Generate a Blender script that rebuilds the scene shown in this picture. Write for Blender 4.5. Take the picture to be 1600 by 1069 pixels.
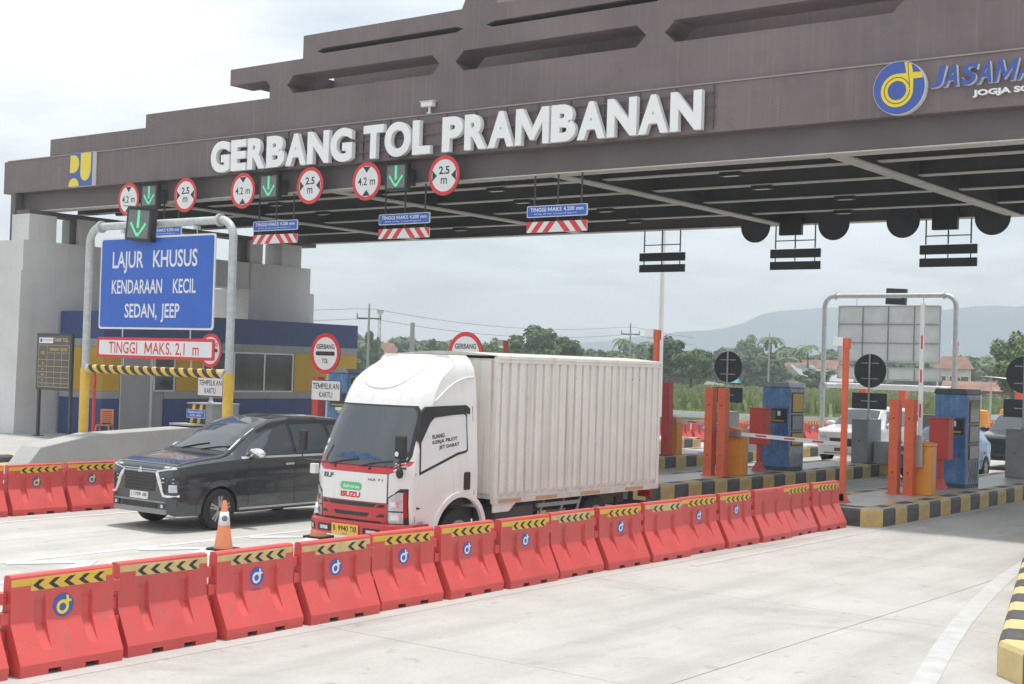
import bpy, math, random
from mathutils import Matrix, Vector
random.seed(7)
for o in list(bpy.data.objects): bpy.data.objects.remove(o)
SC = bpy.context.scene
COL = SC.collection
R = math.radians
# ------------------------------------------------------------------ camera
cam = bpy.data.cameras.new('camera'); co = bpy.data.objects.new('camera', cam); COL.objects.link(co)
yaw, pit, rol = R(37.126), R(0.960), R(1.746)
fw = Vector((-math.sin(yaw)*math.cos(pit), math.cos(yaw)*math.cos(pit), math.sin(pit)))
rt = Vector((math.cos(yaw), math.sin(yaw), 0)); up = rt.cross(fw)
r2 = rt*math.cos(rol)+up*math.sin(rol); u2 = up*math.cos(rol)-rt*math.sin(rol)
co.matrix_world = Matrix(((r2.x, u2.x, -fw.x, 0), (r2.y, u2.y, -fw.y, 0), (r2.z, u2.z, -fw.z, 2.8), (0, 0, 0, 1)))
cam.lens = 48.69; cam.sensor_width = 36; cam.clip_start = .1; cam.clip_end = 6000
SC.camera = co
# ------------------------------------------------------------------ sky, sun, exposure
SUN_E, SUN_AZ = R(82), R(-12)          # nearly overhead, from beyond the gate and slightly to the left
sdir = Vector((math.sin(SUN_AZ)*math.cos(SUN_E), math.cos(SUN_AZ)*math.cos(SUN_E), math.sin(SUN_E)))
W = bpy.data.worlds.new('World'); SC.world = W; W.use_nodes = True
nt = W.node_tree; nt.nodes.clear()
def nn(t, kind, **k):
    n = t.nodes.new(kind)
    for a, v in k.items(): setattr(n, a, v)
    return n
out = nn(nt, 'ShaderNodeOutputWorld'); bg = nn(nt, 'ShaderNodeBackground'); bg.inputs['Strength'].default_value = 0.1
sky = nn(nt, 'ShaderNodeTexSky', sky_type='NISHITA', sun_disc=False, sun_elevation=SUN_E, sun_rotation=SUN_AZ, dust_density=3.0, altitude=150)
tc = nn(nt, 'ShaderNodeTexCoord'); sp = nn(nt, 'ShaderNodeSeparateXYZ'); nt.links.new(tc.outputs['Generated'], sp.inputs[0])
def mth(op, a, b=None, t=None, clamp=False):
    t = t or nt; n = nn(t, 'ShaderNodeMath', operation=op, use_clamp=clamp)
    for i, v in enumerate((a, b)):
        if v is None: continue
        if isinstance(v, (int, float)): n.inputs[i].default_value = v
        else: t.links.new(v, n.inputs[i])
    return n.outputs[0]
zz = mth('ADD', mth('MAXIMUM', sp.outputs[2], 0.0), 0.16)
cb = nn(nt, 'ShaderNodeCombineXYZ'); nt.links.new(mth('DIVIDE', sp.outputs[0], zz), cb.inputs[0]); nt.links.new(mth('DIVIDE', sp.outputs[1], zz), cb.inputs[1])
n1 = nn(nt, 'ShaderNodeTexNoise'); n1.inputs['Scale'].default_value = 1.15; n1.inputs['Detail'].default_value = 7; n1.inputs['Roughness'].default_value = .55; n1.inputs['Distortion'].default_value = .35
n2 = nn(nt, 'ShaderNodeTexNoise'); n2.inputs['Scale'].default_value = .45; n2.inputs['Detail'].default_value = 4
nt.links.new(cb.outputs[0], n1.inputs['Vector']); nt.links.new(cb.outputs[0], n2.inputs['Vector'])
r1 = nn(nt, 'ShaderNodeValToRGB'); r1.color_ramp.elements[0].position = .30; r1.color_ramp.elements[1].position = .52
nt.links.new(n1.outputs['Fac'], r1.inputs[0])
# cloud tone: white tops, pale grey bellies
cr = nn(nt, 'ShaderNodeValToRGB'); e = cr.color_ramp.elements
e[0].position = .34; e[0].color = (7.0, 7.9, 8.55, 1); e[1].position = .62; e[1].color = (9.2, 9.45, 9.6, 1)
mxn = nn(nt, 'ShaderNodeMix', data_type='FLOAT'); mxn.inputs[0].default_value = .55
nt.links.new(n1.outputs['Fac'], mxn.inputs[2]); nt.links.new(n2.outputs['Fac'], mxn.inputs[3]); nt.links.new(mxn.outputs[0], cr.inputs[0])
mx = nn(nt, 'ShaderNodeMix', data_type='RGBA')
fac = mth('ADD', mth('MULTIPLY', r1.outputs[0], .5), .48, clamp=True)
nt.links.new(fac, mx.inputs[0]); nt.links.new(sky.outputs[0], mx.inputs[6]); nt.links.new(cr.outputs[0], mx.inputs[7])
nt.links.new(mx.outputs[2], bg.inputs[0]); nt.links.new(bg.outputs[0], out.inputs[0])
sl = bpy.data.lights.new('sun', 'SUN'); sl.energy = 2.65; sl.angle = R(3.0); sl.color = (1, .96, .90)
so = bpy.data.objects.new('sun', sl); COL.objects.link(so); so.rotation_euler = sdir.to_track_quat('Z', 'Y').to_euler(); so.location = (0, 0, 60)
SC.view_settings.view_transform = 'Standard'; SC.view_settings.look = 'None'; SC.view_settings.exposure = 0.40; SC.view_settings.gamma = 1
SC.view_settings.use_curve_mapping = False
# ------------------------------------------------------------------ materials
MATS = {}
def mat(name, c, rough=.6, metal=0, var=.10, scale=4.0, bump=0, bscale=40, spec=.5, c2=None, world=False, coat=0, alpha=None, emit=None, trans=0, det=5, streak=None, rvar=0, orand=0, scuff=None):
    if name in MATS: return MATS[name]
    m = bpy.data.materials.new(name); m.use_nodes = True; t = m.node_tree; b = t.nodes['Principled BSDF']
    b.inputs['Roughness'].default_value = rough; b.inputs['Metallic'].default_value = metal
    b.inputs['Specular IOR Level'].default_value = spec
    if coat: b.inputs['Coat Weight'].default_value = coat; b.inputs['Coat Roughness'].default_value = .05
    if trans: b.inputs['Transmission Weight'].default_value = trans
    if emit: b.inputs['Emission Color'].default_value = (*c, 1); b.inputs['Emission Strength'].default_value = emit
    if var or c2 or bump or streak:
        if world: g = nn(t, 'ShaderNodeNewGeometry'); vec = g.outputs['Position']
        else: g = nn(t, 'ShaderNodeTexCoord'); vec = g.outputs['Object']
        n = nn(t, 'ShaderNodeTexNoise'); n.inputs['Scale'].default_value = scale; n.inputs['Detail'].default_value = det; n.inputs['Roughness'].default_value = .62
        t.links.new(vec, n.inputs['Vector'])
        rp = nn(t, 'ShaderNodeValToRGB'); rp.color_ramp.elements[0].position = .32; rp.color_ramp.elements[1].position = .70
        a = c2 or tuple(max(0, x*(1-var*1.6)) for x in c); z = c if c2 else tuple(min(1, x*(1+var*.6)) for x in c)
        rp.color_ramp.elements[0].color = (*a, 1); rp.color_ramp.elements[1].color = (*z, 1)
        t.links.new(n.outputs['Fac'], rp.inputs[0]); colr = rp.outputs[0]
        if streak:      # (colour, strength, vertical squeeze): rain streaks, grime and pale film streaks of their own shape
            mp = nn(t, 'ShaderNodeMapping'); mp.inputs['Scale'].default_value = (9, 9, streak[2]); t.links.new(vec, mp.inputs[0])
            n3 = nn(t, 'ShaderNodeTexNoise'); n3.inputs['Scale'].default_value = 1.3; n3.inputs['Detail'].default_value = 6; t.links.new(mp.outputs[0], n3.inputs['Vector'])
            r3 = nn(t, 'ShaderNodeValToRGB'); r3.color_ramp.elements[0].position = .52; r3.color_ramp.elements[1].position = .75
            t.links.new(n3.outputs['Fac'], r3.inputs[0])
            mm = nn(t, 'ShaderNodeMix', data_type='RGBA'); t.links.new(mth('MULTIPLY', r3.outputs[0], streak[1], t), mm.inputs[0])
            t.links.new(colr, mm.inputs[6]); mm.inputs[7].default_value = (*streak[0], 1); colr = mm.outputs[2]
        if scuff:       # (colour, strength, scale, threshold): rubbed and dirty patches
            n4 = nn(t, 'ShaderNodeTexNoise'); n4.inputs['Scale'].default_value = scuff[2]; n4.inputs['Detail'].default_value = 8; n4.inputs['Roughness'].default_value = .7; n4.inputs['Distortion'].default_value = .6
            g4 = nn(t, 'ShaderNodeNewGeometry'); t.links.new(g4.outputs['Position'], n4.inputs['Vector'])
            r4 = nn(t, 'ShaderNodeValToRGB'); r4.color_ramp.elements[0].position = scuff[3]; r4.color_ramp.elements[1].position = scuff[3]+.09; t.links.new(n4.outputs['Fac'], r4.inputs[0])
            m4 = nn(t, 'ShaderNodeMix', data_type='RGBA'); t.links.new(mth('MULTIPLY', r4.outputs[0], scuff[1], t), m4.inputs[0]); t.links.new(colr, m4.inputs[6]); m4.inputs[7].default_value = (*scuff[0], 1); colr = m4.outputs[2]
        if orand:
            oi = nn(t, 'ShaderNodeObjectInfo'); vv = mth('ADD', mth('MULTIPLY', oi.outputs['Random'], orand, t), 1-orand*.6, t); cv = nn(t, 'ShaderNodeCombineXYZ')
            for q in range(3): t.links.new(vv, cv.inputs[q])
            mo = nn(t, 'ShaderNodeMix', data_type='RGBA', blend_type='MULTIPLY'); mo.inputs[0].default_value = 1; t.links.new(colr, mo.inputs[6]); t.links.new(cv.outputs[0], mo.inputs[7]); colr = mo.outputs[2]
        t.links.new(colr, b.inputs['Base Color'])
        if rvar:
            t.links.new(mth('ADD', mth('MULTIPLY', n.outputs['Fac'], rvar, t), rough-rvar/2, t, True), b.inputs['Roughness'])
        if bump:
            n2 = nn(t, 'ShaderNodeTexNoise'); n2.inputs['Scale'].default_value = bscale; n2.inputs['Detail'].default_value = 4; t.links.new(vec, n2.inputs['Vector'])
            bp = nn(t, 'ShaderNodeBump'); bp.inputs['Strength'].default_value = bump; bp.inputs['Distance'].default_value = .02
            t.links.new(n2.outputs['Fac'], bp.inputs['Height']); t.links.new(bp.outputs[0], b.inputs['Normal'])
    else: b.inputs['Base Color'].default_value = (*c, 1)
    MATS[name] = m; return m
M = MATS
mat('white_paint', (.80, .80, .80), .35, var=.03)
mat('truck_white', (.82, .815, .80), .22, var=.02, scale=2, coat=.4, streak=((.62, .57, .50), .32, .8), scuff=((.52, .46, .38), .35, 2.2, .62))
mat('box_white', (.79, .765, .72), .42, var=.04, scale=2.5, streak=((.47, .38, .28), .62, .30), scuff=((.36, .22, .13), .5, 3.2, .66))
mat('box_rail', (.72, .70, .66), .5, var=.12, scale=5, c2=(.58, .53, .46))
mat('box_orange', (.62, .36, .16), .6, var=.1, scale=8, c2=(.45, .30, .2))
mat('red_plastic', (.66, .088, .082), .40, var=.07, scale=2.2, rvar=.15, streak=((.46, .13, .11), .45, .9), orand=.12, scuff=((.34, .13, .11), .45, 5.5, .57))
mat('truck_red', (.58, .035, .04), .28, var=.05, coat=.3)
mat('yellow_paint', (.76, .49, .07), .45, var=.10, scale=5)
mat('yellow_faded', (.66, .50, .22), .6, var=.12, scale=6)
mat('black_paint', (.032, .032, .034), .5, var=.2, scale=6)
mat('black_plastic', (.025, .025, .027), .45, var=.1)
mat('rubber', (.022, .021, .021), .75, var=.2, scale=12, bump=.2)
mat('dark_glass', (.062, .071, .082), .03, var=0, spec=.9)
mat('kerb_black', (.045, .046, .05), .6, var=.25, scale=7, c2=(.11, .105, .10), bump=.25)
mat('kerb_yellow', (.66, .44, .12), .6, var=.2, scale=7, c2=(.42, .32, .16), bump=.25)
mat('kerb_cream', (.70, .56, .26), .55, var=.12, scale=7, c2=(.60, .46, .22), bump=.2)
mat('concrete', (.47, .455, .435), .85, var=.10, scale=1.2, world=True, bump=.15, bscale=60)
mat('concrete_wall', (.43, .425, .415), .8, var=.08, scale=.8, world=True, bump=.1, bscale=50, streak=((.30, .29, .27), .25, .5))
mat('island_top', (.56, .545, .52), .38, var=.2, scale=1.5, world=True, c2=(.40, .385, .365), bump=.1, bscale=70)
mat('pillar_paint', (.66, .65, .65), .7, var=.07, scale=.6, world=True, streak=((.52, .51, .50), .40, .3), scuff=((.54, .53, .52), .4, 1.1, .58))
mat('gate_brown', (.195, .150, .155), .6, var=.14, scale=.45, world=True, streak=((.25, .205, .205), .55, .22), scuff=((.15, .115, .12), .5, .8, .55))
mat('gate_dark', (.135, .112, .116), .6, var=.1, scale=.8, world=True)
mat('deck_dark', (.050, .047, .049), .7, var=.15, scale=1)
mat('beam_grey', (.62, .62, .57), .6, var=.15, scale=2.5, c2=(.50, .47, .44), world=True)
mat('letter_white', (.90, .90, .91), .35, var=.02)
mat('sign_blue', (.030, .125, .55), .35, var=.06, scale=2)
mat('sign_white', (.78, .78, .79), .35, var=.03)
mat('sign_red', (.70, .035, .045), .38, var=.05)
mat('sign_black', (.02, .02, .022), .4, var=0)
mat('sign_back', (.055, .060, .068), .5, var=.1)
mat('brand_blue', (.055, .105, .42), .35, var=.03)
mat('brand_yellow', (.85, .66, .05), .35, var=.03)
mat('galvanised', (.56, .58, .58), .42, metal=.35, var=.12, scale=9)
mat('alu_back', (.74, .76, .77), .45, metal=0, var=.08, scale=2)
mat('steel_dark', (.07, .07, .075), .5, metal=.2, var=.1)
mat('orange_post', (.72, .12, .045), .45, var=.10, scale=4, streak=((.48, .13, .07), .4, .6), scuff=((.40, .15, .09), .5, 7, .58))
mat('orange_cab', (.78, .30, .035), .45, var=.07, scale=3)
mat('red_cab', (.55, .05, .04), .42, var=.08, scale=3)
mat('cone_orange', (.80, .27, .12), .55, var=.08, scale=7, streak=((.6, .3, .2), .4, .8))
mat('cabinet_grey', (.30, .31, .32), .5, var=.10, scale=2, scuff=((.20, .20, .20), .5, 4, .58))
mat('plastic_blue', (.065, .19, .44), .28, var=.2, scale=5, bump=.9, bscale=8, coat=.6, streak=((.26, .36, .52), .5, .7))  # pale streaks coloured in for a crinkled plastic look
mat('plastic_film', (.26, .29, .32), .25, var=.2, scale=5, bump=.6, bscale=8, coat=.5, c2=(.14, .17, .22))
mat('office_blue', (.045, .075, .21), .4, var=.05, scale=1)
mat('office_yellow', (.60, .36, .035), .45, var=.05, scale=1)
mat('office_grey', (.36, .36, .36), .5, var=.05, scale=1)
mat('window_glass', (.05, .055, .06), .05, var=.15, scale=1.2, spec=.8)
mat('alu_frame', (.62, .63, .64), .35, metal=.3, var=.03)
mat('skid_grey', (.27, .275, .28), .4, metal=.2, var=.05)
mat('car_grey', (.056, .063, .070), .16, metal=.35, var=.05, coat=.7)
mat('car_white', (.78, .78, .77), .22, var=.03, coat=.6)
mat('car_blue', (.075, .22, .46), .22, metal=.1, var=.05, coat=.6)
mat('car_black', (.020, .020, .022), .18, var=.05, coat=.6)
mat('chrome', (.80, .81, .82), .12, metal=.9, var=0)
mat('silver', (.45, .455, .46), .32, metal=.6, var=.05)
mat('lamp_clear', (.62, .66, .70), .12, metal=.2, var=.15, scale=18, spec=.8)
mat('lamp_red', (.45, .02, .02), .2, var=.05)
mat('lamp_amber', (.75, .30, .03), .3, var=.05)
mat('plate_white', (.75, .75, .76), .4, var=.02)
mat('plate_yellow', (.80, .50, .07), .4, var=.03)
mat('plastic_orange', (.72, .24, .08), .4, var=.06)
mat('green_arrow', (.12, .72, .38), .5, var=0, emit=.28)
mat('signal_face', (.19, .20, .195), .3, var=.2, scale=14)
mat('board_brown', (.11, .095, .085), .4, var=.05)
mat('gold_text', (.62, .47, .22), .5, var=0)
mat('tarp_blue', (.05, .13, .28), .45, var=.3, scale=9, bump=.5, bscale=12)
mat('delivery_green', (.10, .55, .22), .4, var=.02)
mat('road_paint', (.68, .68, .665), .7, var=.10, scale=3, world=True, c2=(.52, .515, .50))
mat('worn_band', (.535, .54, .53), .75, var=.08, scale=4, world=True, c2=(.43, .43, .42))
mat('ledge_sunlit', (.36, .30, .30), .6, var=.1, scale=1, world=True)  # gate colour made paler: sunlight on the ledge lip painted in
mat('joint_dark', (.28, .27, .26), .9, var=.1)
mat('roof_tile', (.25, .125, .09), .8, var=.2, scale=.6, world=True)
mat('roof_rust', (.30, .16, .12), .85, var=.3, scale=.6, world=True)
mat('wall_pink', (.62, .36, .42), .8, var=.1, scale=.8)
mat('wall_cream', (.66, .63, .56), .8, var=.1, scale=.8)
mat('wall_white', (.74, .74, .73), .8, var=.08, scale=.8)
mat('bark', (.13, .10, .075), .9, var=.3, scale=5)
mat('pole_concrete', (.40, .40, .39), .8, var=.1)
def leafmat(name, c, c2):
    m = mat(name, c, .7, var=.3, scale=.35, c2=c2, world=True, det=3, spec=.2)
    t = m.node_tree; b = t.nodes['Principled BSDF']; b.inputs['Subsurface Weight'].default_value = 0
    return m
leafmat('leaf_dark', (.095, .150, .060), (.055, .095, .042))
leafmat('leaf_mid', (.130, .195, .068), (.072, .120, .048))
leafmat('leaf_light', (.175, .235, .080), (.105, .155, .06))
leafmat('leaf_dry', (.20, .17, .09), (.12, .11, .06))
leafmat('grass_tall', (.33, .37, .16), (.20, .25, .09))
leafmat('grass_low', (.30, .40, .11), (.18, .26, .07))
mat('field', (.16, .20, .075), .9, var=.3, scale=.05, world=True, c2=(.20, .19, .10))
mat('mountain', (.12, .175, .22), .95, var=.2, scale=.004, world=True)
# ------------------------------------------------------------------ mesh helpers
class MB:
    """collects shapes; build() links them as one mesh object"""
    def __init__(s): s.v = []; s.f = []; s.m = []; s.mi = 0
    def add(s, vs, fs):
        n = len(s.v); s.v += [tuple(v) for v in vs]; s.f += [tuple(i+n for i in f) for f in fs]; s.m += [s.mi]*len(fs); return s
    def use(s, i): s.mi = i; return s
    def box(s, x0, x1, y0, y1, z0, z1):
        return s.add([(x0, y0, z0), (x1, y0, z0), (x1, y1, z0), (x0, y1, z0), (x0, y0, z1), (x1, y0, z1), (x1, y1, z1), (x0, y1, z1)],
                     [(0, 3, 2, 1), (4, 5, 6, 7), (0, 1, 5, 4), (1, 2, 6, 5), (2, 3, 7, 6), (3, 0, 4, 7)])
    def cyl(s, p0, p1, r0, r1=None, n=12, cap=True):
        r1 = r0 if r1 is None else r1; p0 = Vector(p0); p1 = Vector(p1); d = (p1-p0).normalized()
        a = d.orthogonal().normalized(); b = d.cross(a); vs = []
        for p, r in ((p0, r0), (p1, r1)):
            for i in range(n): t = 2*math.pi*i/n; vs.append(p+(a*math.cos(t)+b*math.sin(t))*r)
        fs = [(i, (i+1) % n, n+(i+1) % n, n+i) for i in range(n)]
        if cap: fs += [tuple(range(n-1, -1, -1)), tuple(range(n, 2*n))]
        return s.add(vs, fs)
    def tube(s, pts, r, n=8, cap=True):
        pts = [Vector(p) for p in pts]; rings = []; a = None
        for i, p in enumerate(pts):
            d = (pts[min(i+1, len(pts)-1)]-pts[max(i-1, 0)]).normalized()
            if a is None: a = d.orthogonal().normalized()
            a = (a-d*a.dot(d)).normalized(); b = d.cross(a); rr = r[i] if isinstance(r, (list, tuple)) else r
            rings.append([p+(a*math.cos(2*math.pi*k/n)+b*math.sin(2*math.pi*k/n))*rr for k in range(n)])
        vs = [v for g in rings for v in g]; fs = []
        for i in range(len(pts)-1):
            for k in range(n): fs.append((i*n+k, i*n+(k+1) % n, (i+1)*n+(k+1) % n, (i+1)*n+k))
        if cap: fs += [tuple(range(n-1, -1, -1)), tuple(range((len(pts)-1)*n, len(pts)*n))]
        return s.add(vs, fs)
    def prism(s, poly, axis, a0, a1):
        """2D polygon swept along an axis: 'y' takes (x,z), 'x' takes (y,z), 'z' takes (x,y)"""
        f = {'y': lambda p, a: (p[0], a, p[1]), 'x': lambda p, a: (a, p[0], p[1]), 'z': lambda p, a: (p[0], p[1], a)}[axis]
        n = len(poly); vs = [f(p, a0) for p in poly]+[f(p, a1) for p in poly]
        fs = [(i, (i+1) % n, n+(i+1) % n, n+i) for i in range(n)]+[tuple(range(n-1, -1, -1)), tuple(range(n, 2*n))]
        return s.add(vs, fs)
    def lathe(s, prof, n=16, c=(0, 0, 0), axis='z', cap=True):
        vs = []; m = len(prof)
        for r, h in prof:
            for k in range(n):
                t = 2*math.pi*k/n; x, y = r*math.cos(t), r*math.sin(t)
                v = {'z': (x, y, h), 'x': (h, x, y), 'y': (x, h, y)}[axis]; vs.append((v[0]+c[0], v[1]+c[1], v[2]+c[2]))
        fs = [(i*n+k, i*n+(k+1) % n, (i+1)*n+(k+1) % n, (i+1)*n+k) for i in range(m-1) for k in range(n)]
        if cap and prof[0][0] > 1e-6: fs.append(tuple(range(n-1, -1, -1)))
        if cap and prof[-1][0] > 1e-6: fs.append(tuple(range((m-1)*n, m*n)))
        return s.add(vs, fs)
    def grid(s, rows):
        n = len(rows[0]); vs = [p for r in rows for p in r]
        return s.add(vs, [(i*n+j, i*n+j+1, (i+1)*n+j+1, (i+1)*n+j) for i in range(len(rows)-1) for j in range(n-1)])
    def ball(s, c, r, n=10, m=6, sq=(1, 1, 1)):
        prof = [(math.sin(math.pi*i/m)*r, -math.cos(math.pi*i/m)*r) for i in range(m+1)]
        k = len(s.v); s.lathe([(max(a, 1e-4), b) for a, b in prof], n)
        for i in range(k, len(s.v)): v = s.v[i]; s.v[i] = (v[0]*sq[0]+c[0], v[1]*sq[1]+c[1], v[2]*sq[2]+c[2])
        return s
    def xf(s, mtx, k=0):
        for i in range(k, len(s.v)): s.v[i] = tuple(mtx @ Vector(s.v[i]))
        return s
    def mesh(s, name, mats, smooth=False):
        me = bpy.data.meshes.new(name); me.from_pydata(s.v, [], s.f)
        for m in (mats if isinstance(mats, (list, tuple)) else [mats]): me.materials.append(M[m] if isinstance(m, str) else m)
        if any(s.m): me.polygons.foreach_set('material_index', s.m)
        if smooth: me.polygons.foreach_set('use_smooth', [True]*len(s.f))
        me.update(); return me
    def build(s, name, mats, parent=None, smooth=False, bevel=0, loc=None, fix=True, seg=2):
        me = s.mesh(name, mats, smooth)
        if fix:
            import bmesh
            b = bmesh.new(); b.from_mesh(me)
            if smooth: bmesh.ops.remove_doubles(b, verts=b.verts, dist=1e-5)
            bmesh.ops.recalc_face_normals(b, faces=b.faces); b.to_mesh(me); b.free()
        return place(name, me, parent, loc, bevel=bevel, smooth=smooth, seg=seg)
def place(name, me, parent=None, loc=None, rz=0, bevel=0, smooth=False, rot=None, seg=2):
    o = bpy.data.objects.new(name, me); COL.objects.link(o)
    if parent: o.parent = parent
    if loc: o.location = loc
    if rz: o.rotation_euler = (0, 0, rz)
    if rot: o.rotation_euler = rot
    if bevel:
        m = o.modifiers.new('bevel', 'BEVEL'); m.width = bevel; m.segments = seg; m.limit_method = 'ANGLE'; m.angle_limit = R(40)
    if smooth == 'auto':
        me.polygons.foreach_set('use_smooth', [True]*len(me.polygons)); me.set_sharp_from_angle(angle=R(35))
    return o
def tag(o, label=None, cat=None, group=None, kind=None):
    if label: o['label'] = label
    if cat: o['category'] = cat
    if group: o['group'] = group
    if kind: o['kind'] = kind
    return o
def thing(name, label, cat, loc=(0, 0, 0), rz=0, group=None, rot=None):
    o = bpy.data.objects.new(name, None); COL.objects.link(o); o.location = loc; o.rotation_euler = rot or (0, 0, rz); o.empty_display_size = .2
    return tag(o, label, cat, group)
def struct(o): o['kind'] = 'structure'; return o
def dup(root, loc=None, rz=None, label=None, group=None, parent=None):
    r = root.copy(); COL.objects.link(r)
    if parent: r.parent = parent
    if loc is not None: r.location = loc
    if rz is not None: r.rotation_euler = (0, 0, rz)
    if label: r['label'] = label
    if group: r['group'] = group
    for ch in list(root.children): dup(ch, parent=r)
    return r
_tx = {}
def textmesh(s, bold=0.0, ext=0.0, spacing=1.0):
    if 'M' in s and bold > 0 and ' ' not in s:      # this font's M breaks when emboldened: draw it by hand, set the other letters beside it
        if (s, bold, 'm') in _tx: return _tx[s, bold, 'm']
        hb = textmesh('H', bold)[2]; h = hb[3]-hb[2]; z0 = hb[2]; V = []; F = []; x = 0; st = .095+2*bold
        for c in s:
            if c == 'M':
                w = .76*h/.7+.05; p = [(0, 0), (st, 0), (st, .62*h), (w/2-.03, .12*h), (w/2+.03, .12*h), (w-st, .62*h), (w-st, 0), (w, 0), (w, h), (w-st*1.15, h), (w/2, .40*h), (st*1.15, h), (0, h)]
                k = len(V); V += [(x+a, z0+b, 0) for a, b in p]
                for t_ in ((0, 1, 2, 11, 12), (2, 3, 10, 11), (3, 4, 10), (4, 5, 9, 10), (5, 6, 7, 8, 9)): F.append(tuple(k+i for i in t_))
                x += w+.075
            else:
                v, f, b = textmesh(c, bold); k = len(V); V += [(x+q[0]-b[0], q[1], 0) for q in v]; F += [tuple(k+i for i in g) for g in f]; x += b[1]-b[0]+(.045 if c in 'AT' else .075)
        xs = [q[0] for q in V]; ys = [q[1] for q in V]; _tx[s, bold, 'm'] = (V, F, (min(xs), max(xs), min(ys), max(ys))); return _tx[s, bold, 'm']
    if 'M' in s or 'W' in s: bold = 0.0
    key = (s, bold, ext, spacing)
    if key in _tx: return _tx[key]
    cu = bpy.data.curves.new('lettering', 'FONT'); cu.body = s; cu.size = 1; cu.offset = bold; cu.extrude = ext; cu.resolution_u = 7 if len(s) == 1 else 3; cu.space_character = spacing; cu.align_x = 'LEFT'
    ob = bpy.data.objects.new('lettering', cu); COL.objects.link(ob)
    bpy.context.view_layer.update()
    me = bpy.data.meshes.new_from_object(ob.evaluated_get(bpy.context.evaluated_depsgraph_get()))
    bpy.data.objects.remove(ob); bpy.data.curves.remove(cu)
    vs = [tuple(v.co) for v in me.vertices]; fs = [tuple(p.vertices) for p in me.polygons]; bpy.data.meshes.remove(me)
    xs = [v[0] for v in vs]; ys = [v[1] for v in vs]
    _tx[key] = (vs, fs, (min(xs), max(xs), min(ys), max(ys))); return _tx[key]
def text_mb(s, x0, x1, z0, z1, y=0, bold=0.0, ext=0.0, face='-y', spacing=1.0, mb=None, slant=0):
    """lettering fitted into a rectangle; face '-y' reads from the -y side, '+x' from the +x side (x0,x1 then run along y)"""
    vs, fs, (a, b, c, d) = textmesh(s, bold, 0, spacing); mb = mb or MB(); e = ext
    def m(v, dy):
        u = (v[0]-a)/(b-a); w = (v[1]-c)/(d-c); X = x0+u*(x1-x0)+slant*w*(z1-z0); Z = z0+w*(z1-z0)
        return (X, y+dy, Z) if face == '-y' else (y-dy, X, Z)
    mb.add([m(v, -e) for v in vs], fs)
    if e:   # side walls: boundary edges only
        cnt = {}
        for f in fs:
            for i in range(len(f)):
                k = (f[i], f[(i+1) % len(f)]); cnt[k] = cnt.get(k, 0)+1
        ed = [k for k in cnt if (k[1], k[0]) not in cnt]
        vv = [m(v, -e) for v in vs]+[m(v, 0) for v in vs]; n = len(vs)
        mb.add(vv, [(p, p+n, q+n, q) for p, q in ed])
    return mb
def rrect(x0, x1, z0, z1, r, n=4):
    p = []
    for cx, cz, a in ((x1-r, z1-r, 0), (x0+r, z1-r, 90), (x0+r, z0+r, 180), (x1-r, z0+r, 270)):
        for i in range(n+1): t = R(a+90*i/n); p.append((cx+r*math.cos(t), cz+r*math.sin(t)))
    return p
def disc(cx, cz, r, n=28): return [(cx+r*math.cos(2*math.pi*i/n), cz+r*math.sin(2*math.pi*i/n)) for i in range(n)]
def arc(cx, cz, r, a0, a1, n=16): return [(cx+r*math.cos(R(a0+(a1-a0)*i/n)), cz+r*math.sin(R(a0+(a1-a0)*i/n))) for i in range(n+1)]
def band(mb, cx, cz, ro, ri, a0, a1, y0, y1, n=24):
    """flat ring sector"""
    o, i = arc(cx, cz, ro, a0, a1, n), arc(cx, cz, ri, a0, a1, n)
    for k in range(n): mb.prism([o[k], o[k+1], i[k+1], i[k]], 'y', y0, y1)
    return mb
def interp(x, pts):
    if x <= pts[0][0]: return pts[0][1]
    for (a, b), (c, d) in zip(pts, pts[1:]):
        if x <= c: return b+(d-b)*(x-a)/(c-a)
    return pts[-1][1]

def words(s, x0, x1, z0, z1, y, bold, mt, parent, face='-y'):
    """a line of lettering, each word a mesh of its own; double blanks stand for wide gaps"""
    toks = s.split(' '); ws = []
    for w in toks: b = textmesh(w, bold, 0, 1.0)[2] if w else (0, .02, 0, 0); ws.append(b[1]-b[0])
    tot = sum(ws)+.40*(len(toks)-1); k = (x1-x0)/tot; x = x0; out = []
    cap = textmesh('H', bold, 0, 1.0)[2]; ch = cap[3]-cap[2]
    for w, l in zip(toks, ws):
        if w:
            b = textmesh(w, bold, 0, 1.0)[2]; lo = (b[2]-cap[2])/ch; hi = (b[3]-cap[2])/ch
            text_mb(w, x, x+l*k, z0+lo*(z1-z0), z0+hi*(z1-z0), y, bold=bold, face=face).build('lettering', mt, parent, fix=False)
        x += (l+.40)*k
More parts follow.
